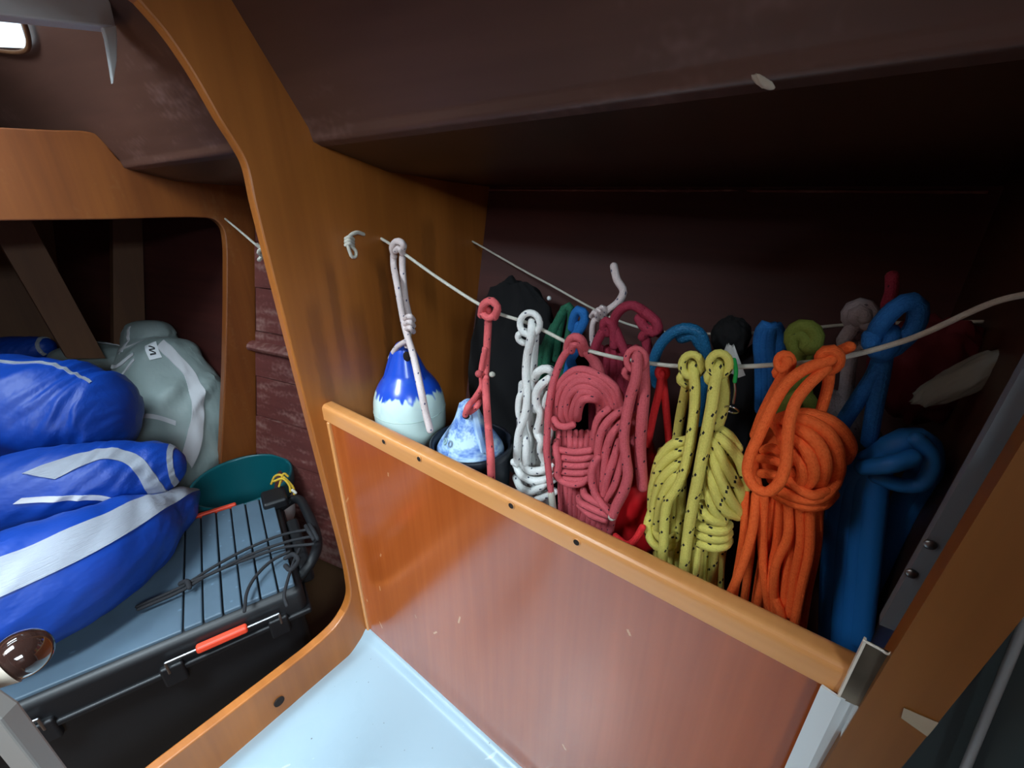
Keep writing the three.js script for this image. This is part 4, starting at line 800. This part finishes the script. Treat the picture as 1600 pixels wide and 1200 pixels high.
{
  const g = thing('kit_bag', 'grey cloth kit bag with pale straps and a white name tag, leaning in the opening', 'bag');
  const f = bagSkin([atD(233, 500, 1.50), atD(236, 540, 1.50), atD(258, 610, 1.47), atD(268, 680, 1.45), atD(262, 790, 1.43)], [0.085, 0.082, 0.15, 0.188, 0.175, 0.14], { flat: 0.75, sd: 23, fold: 0.14, ref: HEAD });
  mesh('bag', bagMesh(f), greyCloth, g);
  const f2 = bagSkin([atD(205, 562, 1.54), atD(150, 556, 1.56), atD(80, 560, 1.58)], [0.05, 0.06, 0.04], { flat: 0.8, sd: 27, fold: 0.1 });
  mesh('flap', bagMesh(f2, 40, 32), greyCloth, g);
  mesh('piping', bagStrip(f2, [[0.1, 1.2], [0.5, 1.4], [0.9, 1.2]], 0.016, 0.003), webbing, g);
  mesh('strap', bagStrip(f, [[0.36, -0.62], [0.46, -0.45], [0.6, -0.42], [0.72, -0.55], [0.84, -0.8]], 0.075, 0.004), webbing, g);
  mesh('strap', bagStrip(f, [[0.08, -1.9], [0.18, -1.8], [0.3, -1.75]], 0.03, 0.004), webbing, g);
  mesh('strap', bagStrip(f, [[0.27, -2.0], [0.28, -1.5], [0.25, -0.9], [0.23, -0.3]], 0.012, 0.005), webbing, g);
  mesh('strap', bagStrip(f, [[0.34, -2.0], [0.38, -1.6], [0.37, -1.2]], 0.016, 0.005), webbing, g);
  mesh('strap', bagStrip(f, [[0.42, -1.9], [0.43, -1.6], [0.40, -1.2]], 0.012, 0.005), webbing, g);
  mesh('strap', bagStrip(f, [[0.66, -1.6], [0.68, -1.2], [0.72, -0.9]], 0.02, 0.004), webbing, g);
  const tagTex = canvasTex(128, 128, (c, w, h) => { c.fillStyle = '#e2e4e8'; c.fillRect(0, 0, w, h); c.translate(w / 2, h / 2 + 4); c.rotate(-1.35); c.fillStyle = '#15161c'; c.font = 'bold 84px sans-serif'; c.textAlign = 'center'; c.textBaseline = 'middle'; c.fillText('W', 0, 0); });
  const tg = gridGeo(8, 8, (x, y) => { const p = f(lerp(0.43, 0.35, y), lerp(-0.94, -0.70, x), 0.005); p.u = x; p.w = y; return p; });
  mesh('name_tag', tg, new THREE.MeshPhysicalMaterial({ map: tagTex, roughness: 0.7, side: THREE.DoubleSide }), g).userData = { label: 'white name tag with a black letter W' };
  settle(g);
}

// ------------------------------------------------------------------ small things forward
{
  const g = thing('cord', 'thin white cord tied across the corner of the fore opening', 'cord');
  const a = atX(352, 342, FX + 0.004), b = atX(406, 390, BX - 0.05);
  mesh('strand', tube([atX(352, 342, FX + 0.006), atX(376, 362, -1.2), atX(404, 386, -0.96)], 0.0026), R.line, g);
  mesh('knot', tube([[402, 383, -0.96], [409, 388, -0.955], [404, 394, -0.96], [409, 400, -0.965], [405, 406, -0.97]].map(([x, y, k]) => atX(x, y, k)), 0.004), R.line, g);
  settle(g);
}
// portlight in the cabin side, and the white beam at the aft edge of the fore skylight
{
  const atTrunk = (px, py, off) => { const d = ray(px, py); return d.multiplyScalar((0.528 - off) / (-d.z + 0.59 * d.y - 0.0903 * d.x)).add(camera.position); };
  const g = thing('portlight', 'bright portlight in the dark cabin side, high at the left', 'window');
  const q = (o) => [atTrunk(-60, 70, o), atTrunk(44, 74, o), atTrunk(24, 12, o), atTrunk(-60, 4, o)];
  mesh('pane_window', plate(q(0.008), 0.004), new THREE.MeshStandardMaterial({ color: 0xa8c8e0, emissive: DAY, emissiveIntensity: 0.9, roughness: 0.3 }), g);
  mesh('frame', tube([...q(0.010), q(0.010)[0]], 0.004), M.timber, g);
  settle(g);
  const t = thing('hatch_beam', 'pale grey painted beam with a downward tapering bracket at the cabin top', 'beam');
  const x = -0.98, a = atX(182, 44, x), b = atX(0, 24, x), [av, ay] = vy(a), [bv, by] = vy(b), k = (by - ay) / (bv - av);
  const s = new THREE.Shape([[av, ay], [av + 0.01, 0.36], [-0.6, 0.39], [-0.6, ay + k * (-0.1 - av)], [-0.1, ay + k * (-0.1 - av)]].map(([u, w]) => new THREE.Vector2(u, w)));
  mesh('beam', standing(s, x, 0.04), new THREE.MeshPhysicalMaterial({ color: 0xd4d8da, roughness: 0.5 }), t);
  const l = [[160, 42], [165, 60], [172, 100], [177, 130], [183, 95], [184, 60], [182, 40]].map(([m, n]) => vy(atX(m, n, x + 0.012)));
  mesh('bracket', standing(new THREE.Shape(l.map(([u, w]) => new THREE.Vector2(u, w))), x + 0.012, 0.012, 0.002), M.white, t);
  settle(t);
}
// ball knob and its bracket in the lower left corner
{
  const g = thing('handle', 'dark glossy ball knob with a pale collar on a pale bracket, lower left corner', 'handle');
  const c = atD(36, 1022, 0.42);
  mesh('knob', new THREE.SphereGeometry(0.0215, 40, 28).translate(c.x, c.y, c.z), new THREE.MeshPhysicalMaterial({ color: 0x2c1c18, roughness: 0.08, ior: 1.7, clearcoat: 1 }), g);
  const d = new THREE.Vector3().subVectors(atD(-30, 1068, 0.40), c).normalize();
  const cyl = (a, b, r0, r1) => { const h = new THREE.CylinderGeometry(r0, r1, a.distanceTo(b), 28); h.applyQuaternion(new THREE.Quaternion().setFromUnitVectors(new THREE.Vector3(0, 1, 0), b.clone().sub(a).normalize())); const m = a.clone().add(b).multiplyScalar(0.5); h.translate(m.x, m.y, m.z); return h; };
  const pale = new THREE.MeshPhysicalMaterial({ color: 0xb8ab9c, roughness: 0.35 });
  mesh('collar', cyl(c.clone().addScaledVector(d, 0.012), c.clone().addScaledVector(d, 0.024), 0.013, 0.020), pale, g);
  mesh('stem', cyl(c.clone().addScaledVector(d, 0.02), c.clone().addScaledVector(d, 0.075), 0.010, 0.012), pale, g);
  const e = c.clone().addScaledVector(d, 0.075);
  const f0 = 0.231, onBoard = (px, py) => { const d = ray(px, py), k = f0 / (d.x * HEAD.x + d.z * HEAD.z); return [(d.x * SIDE.x + d.z * SIDE.z) * k, d.y * k]; };
  const A = onBoard(-90, 1062), B = onBoard(4, 1122), C = onBoard(96, 1240), low = SEAT - 0.004;
  const board = new THREE.ExtrudeGeometry(new THREE.Shape([A, B, C, [C[0], low], [A[0], low]].map(([u, w]) => new THREE.Vector2(u, w))), { depth: 0.012, bevelEnabled: true, bevelSize: 0.002, bevelThickness: 0.002, bevelOffset: -0.002, bevelSegments: 2 });
  board.applyMatrix4(new THREE.Matrix4().makeBasis(SIDE, new THREE.Vector3(0, 1, 0), HEAD.clone().negate())); board.translate(HEAD.x * (f0 + 0.012), EYE, HEAD.z * (f0 + 0.012));
  mesh('bracket', uvMetres(board), new THREE.MeshPhysicalMaterial({ color: 0x7a7672, roughness: 0.45 }), g);
  settle(g);
}

renderer.render(scene, camera);
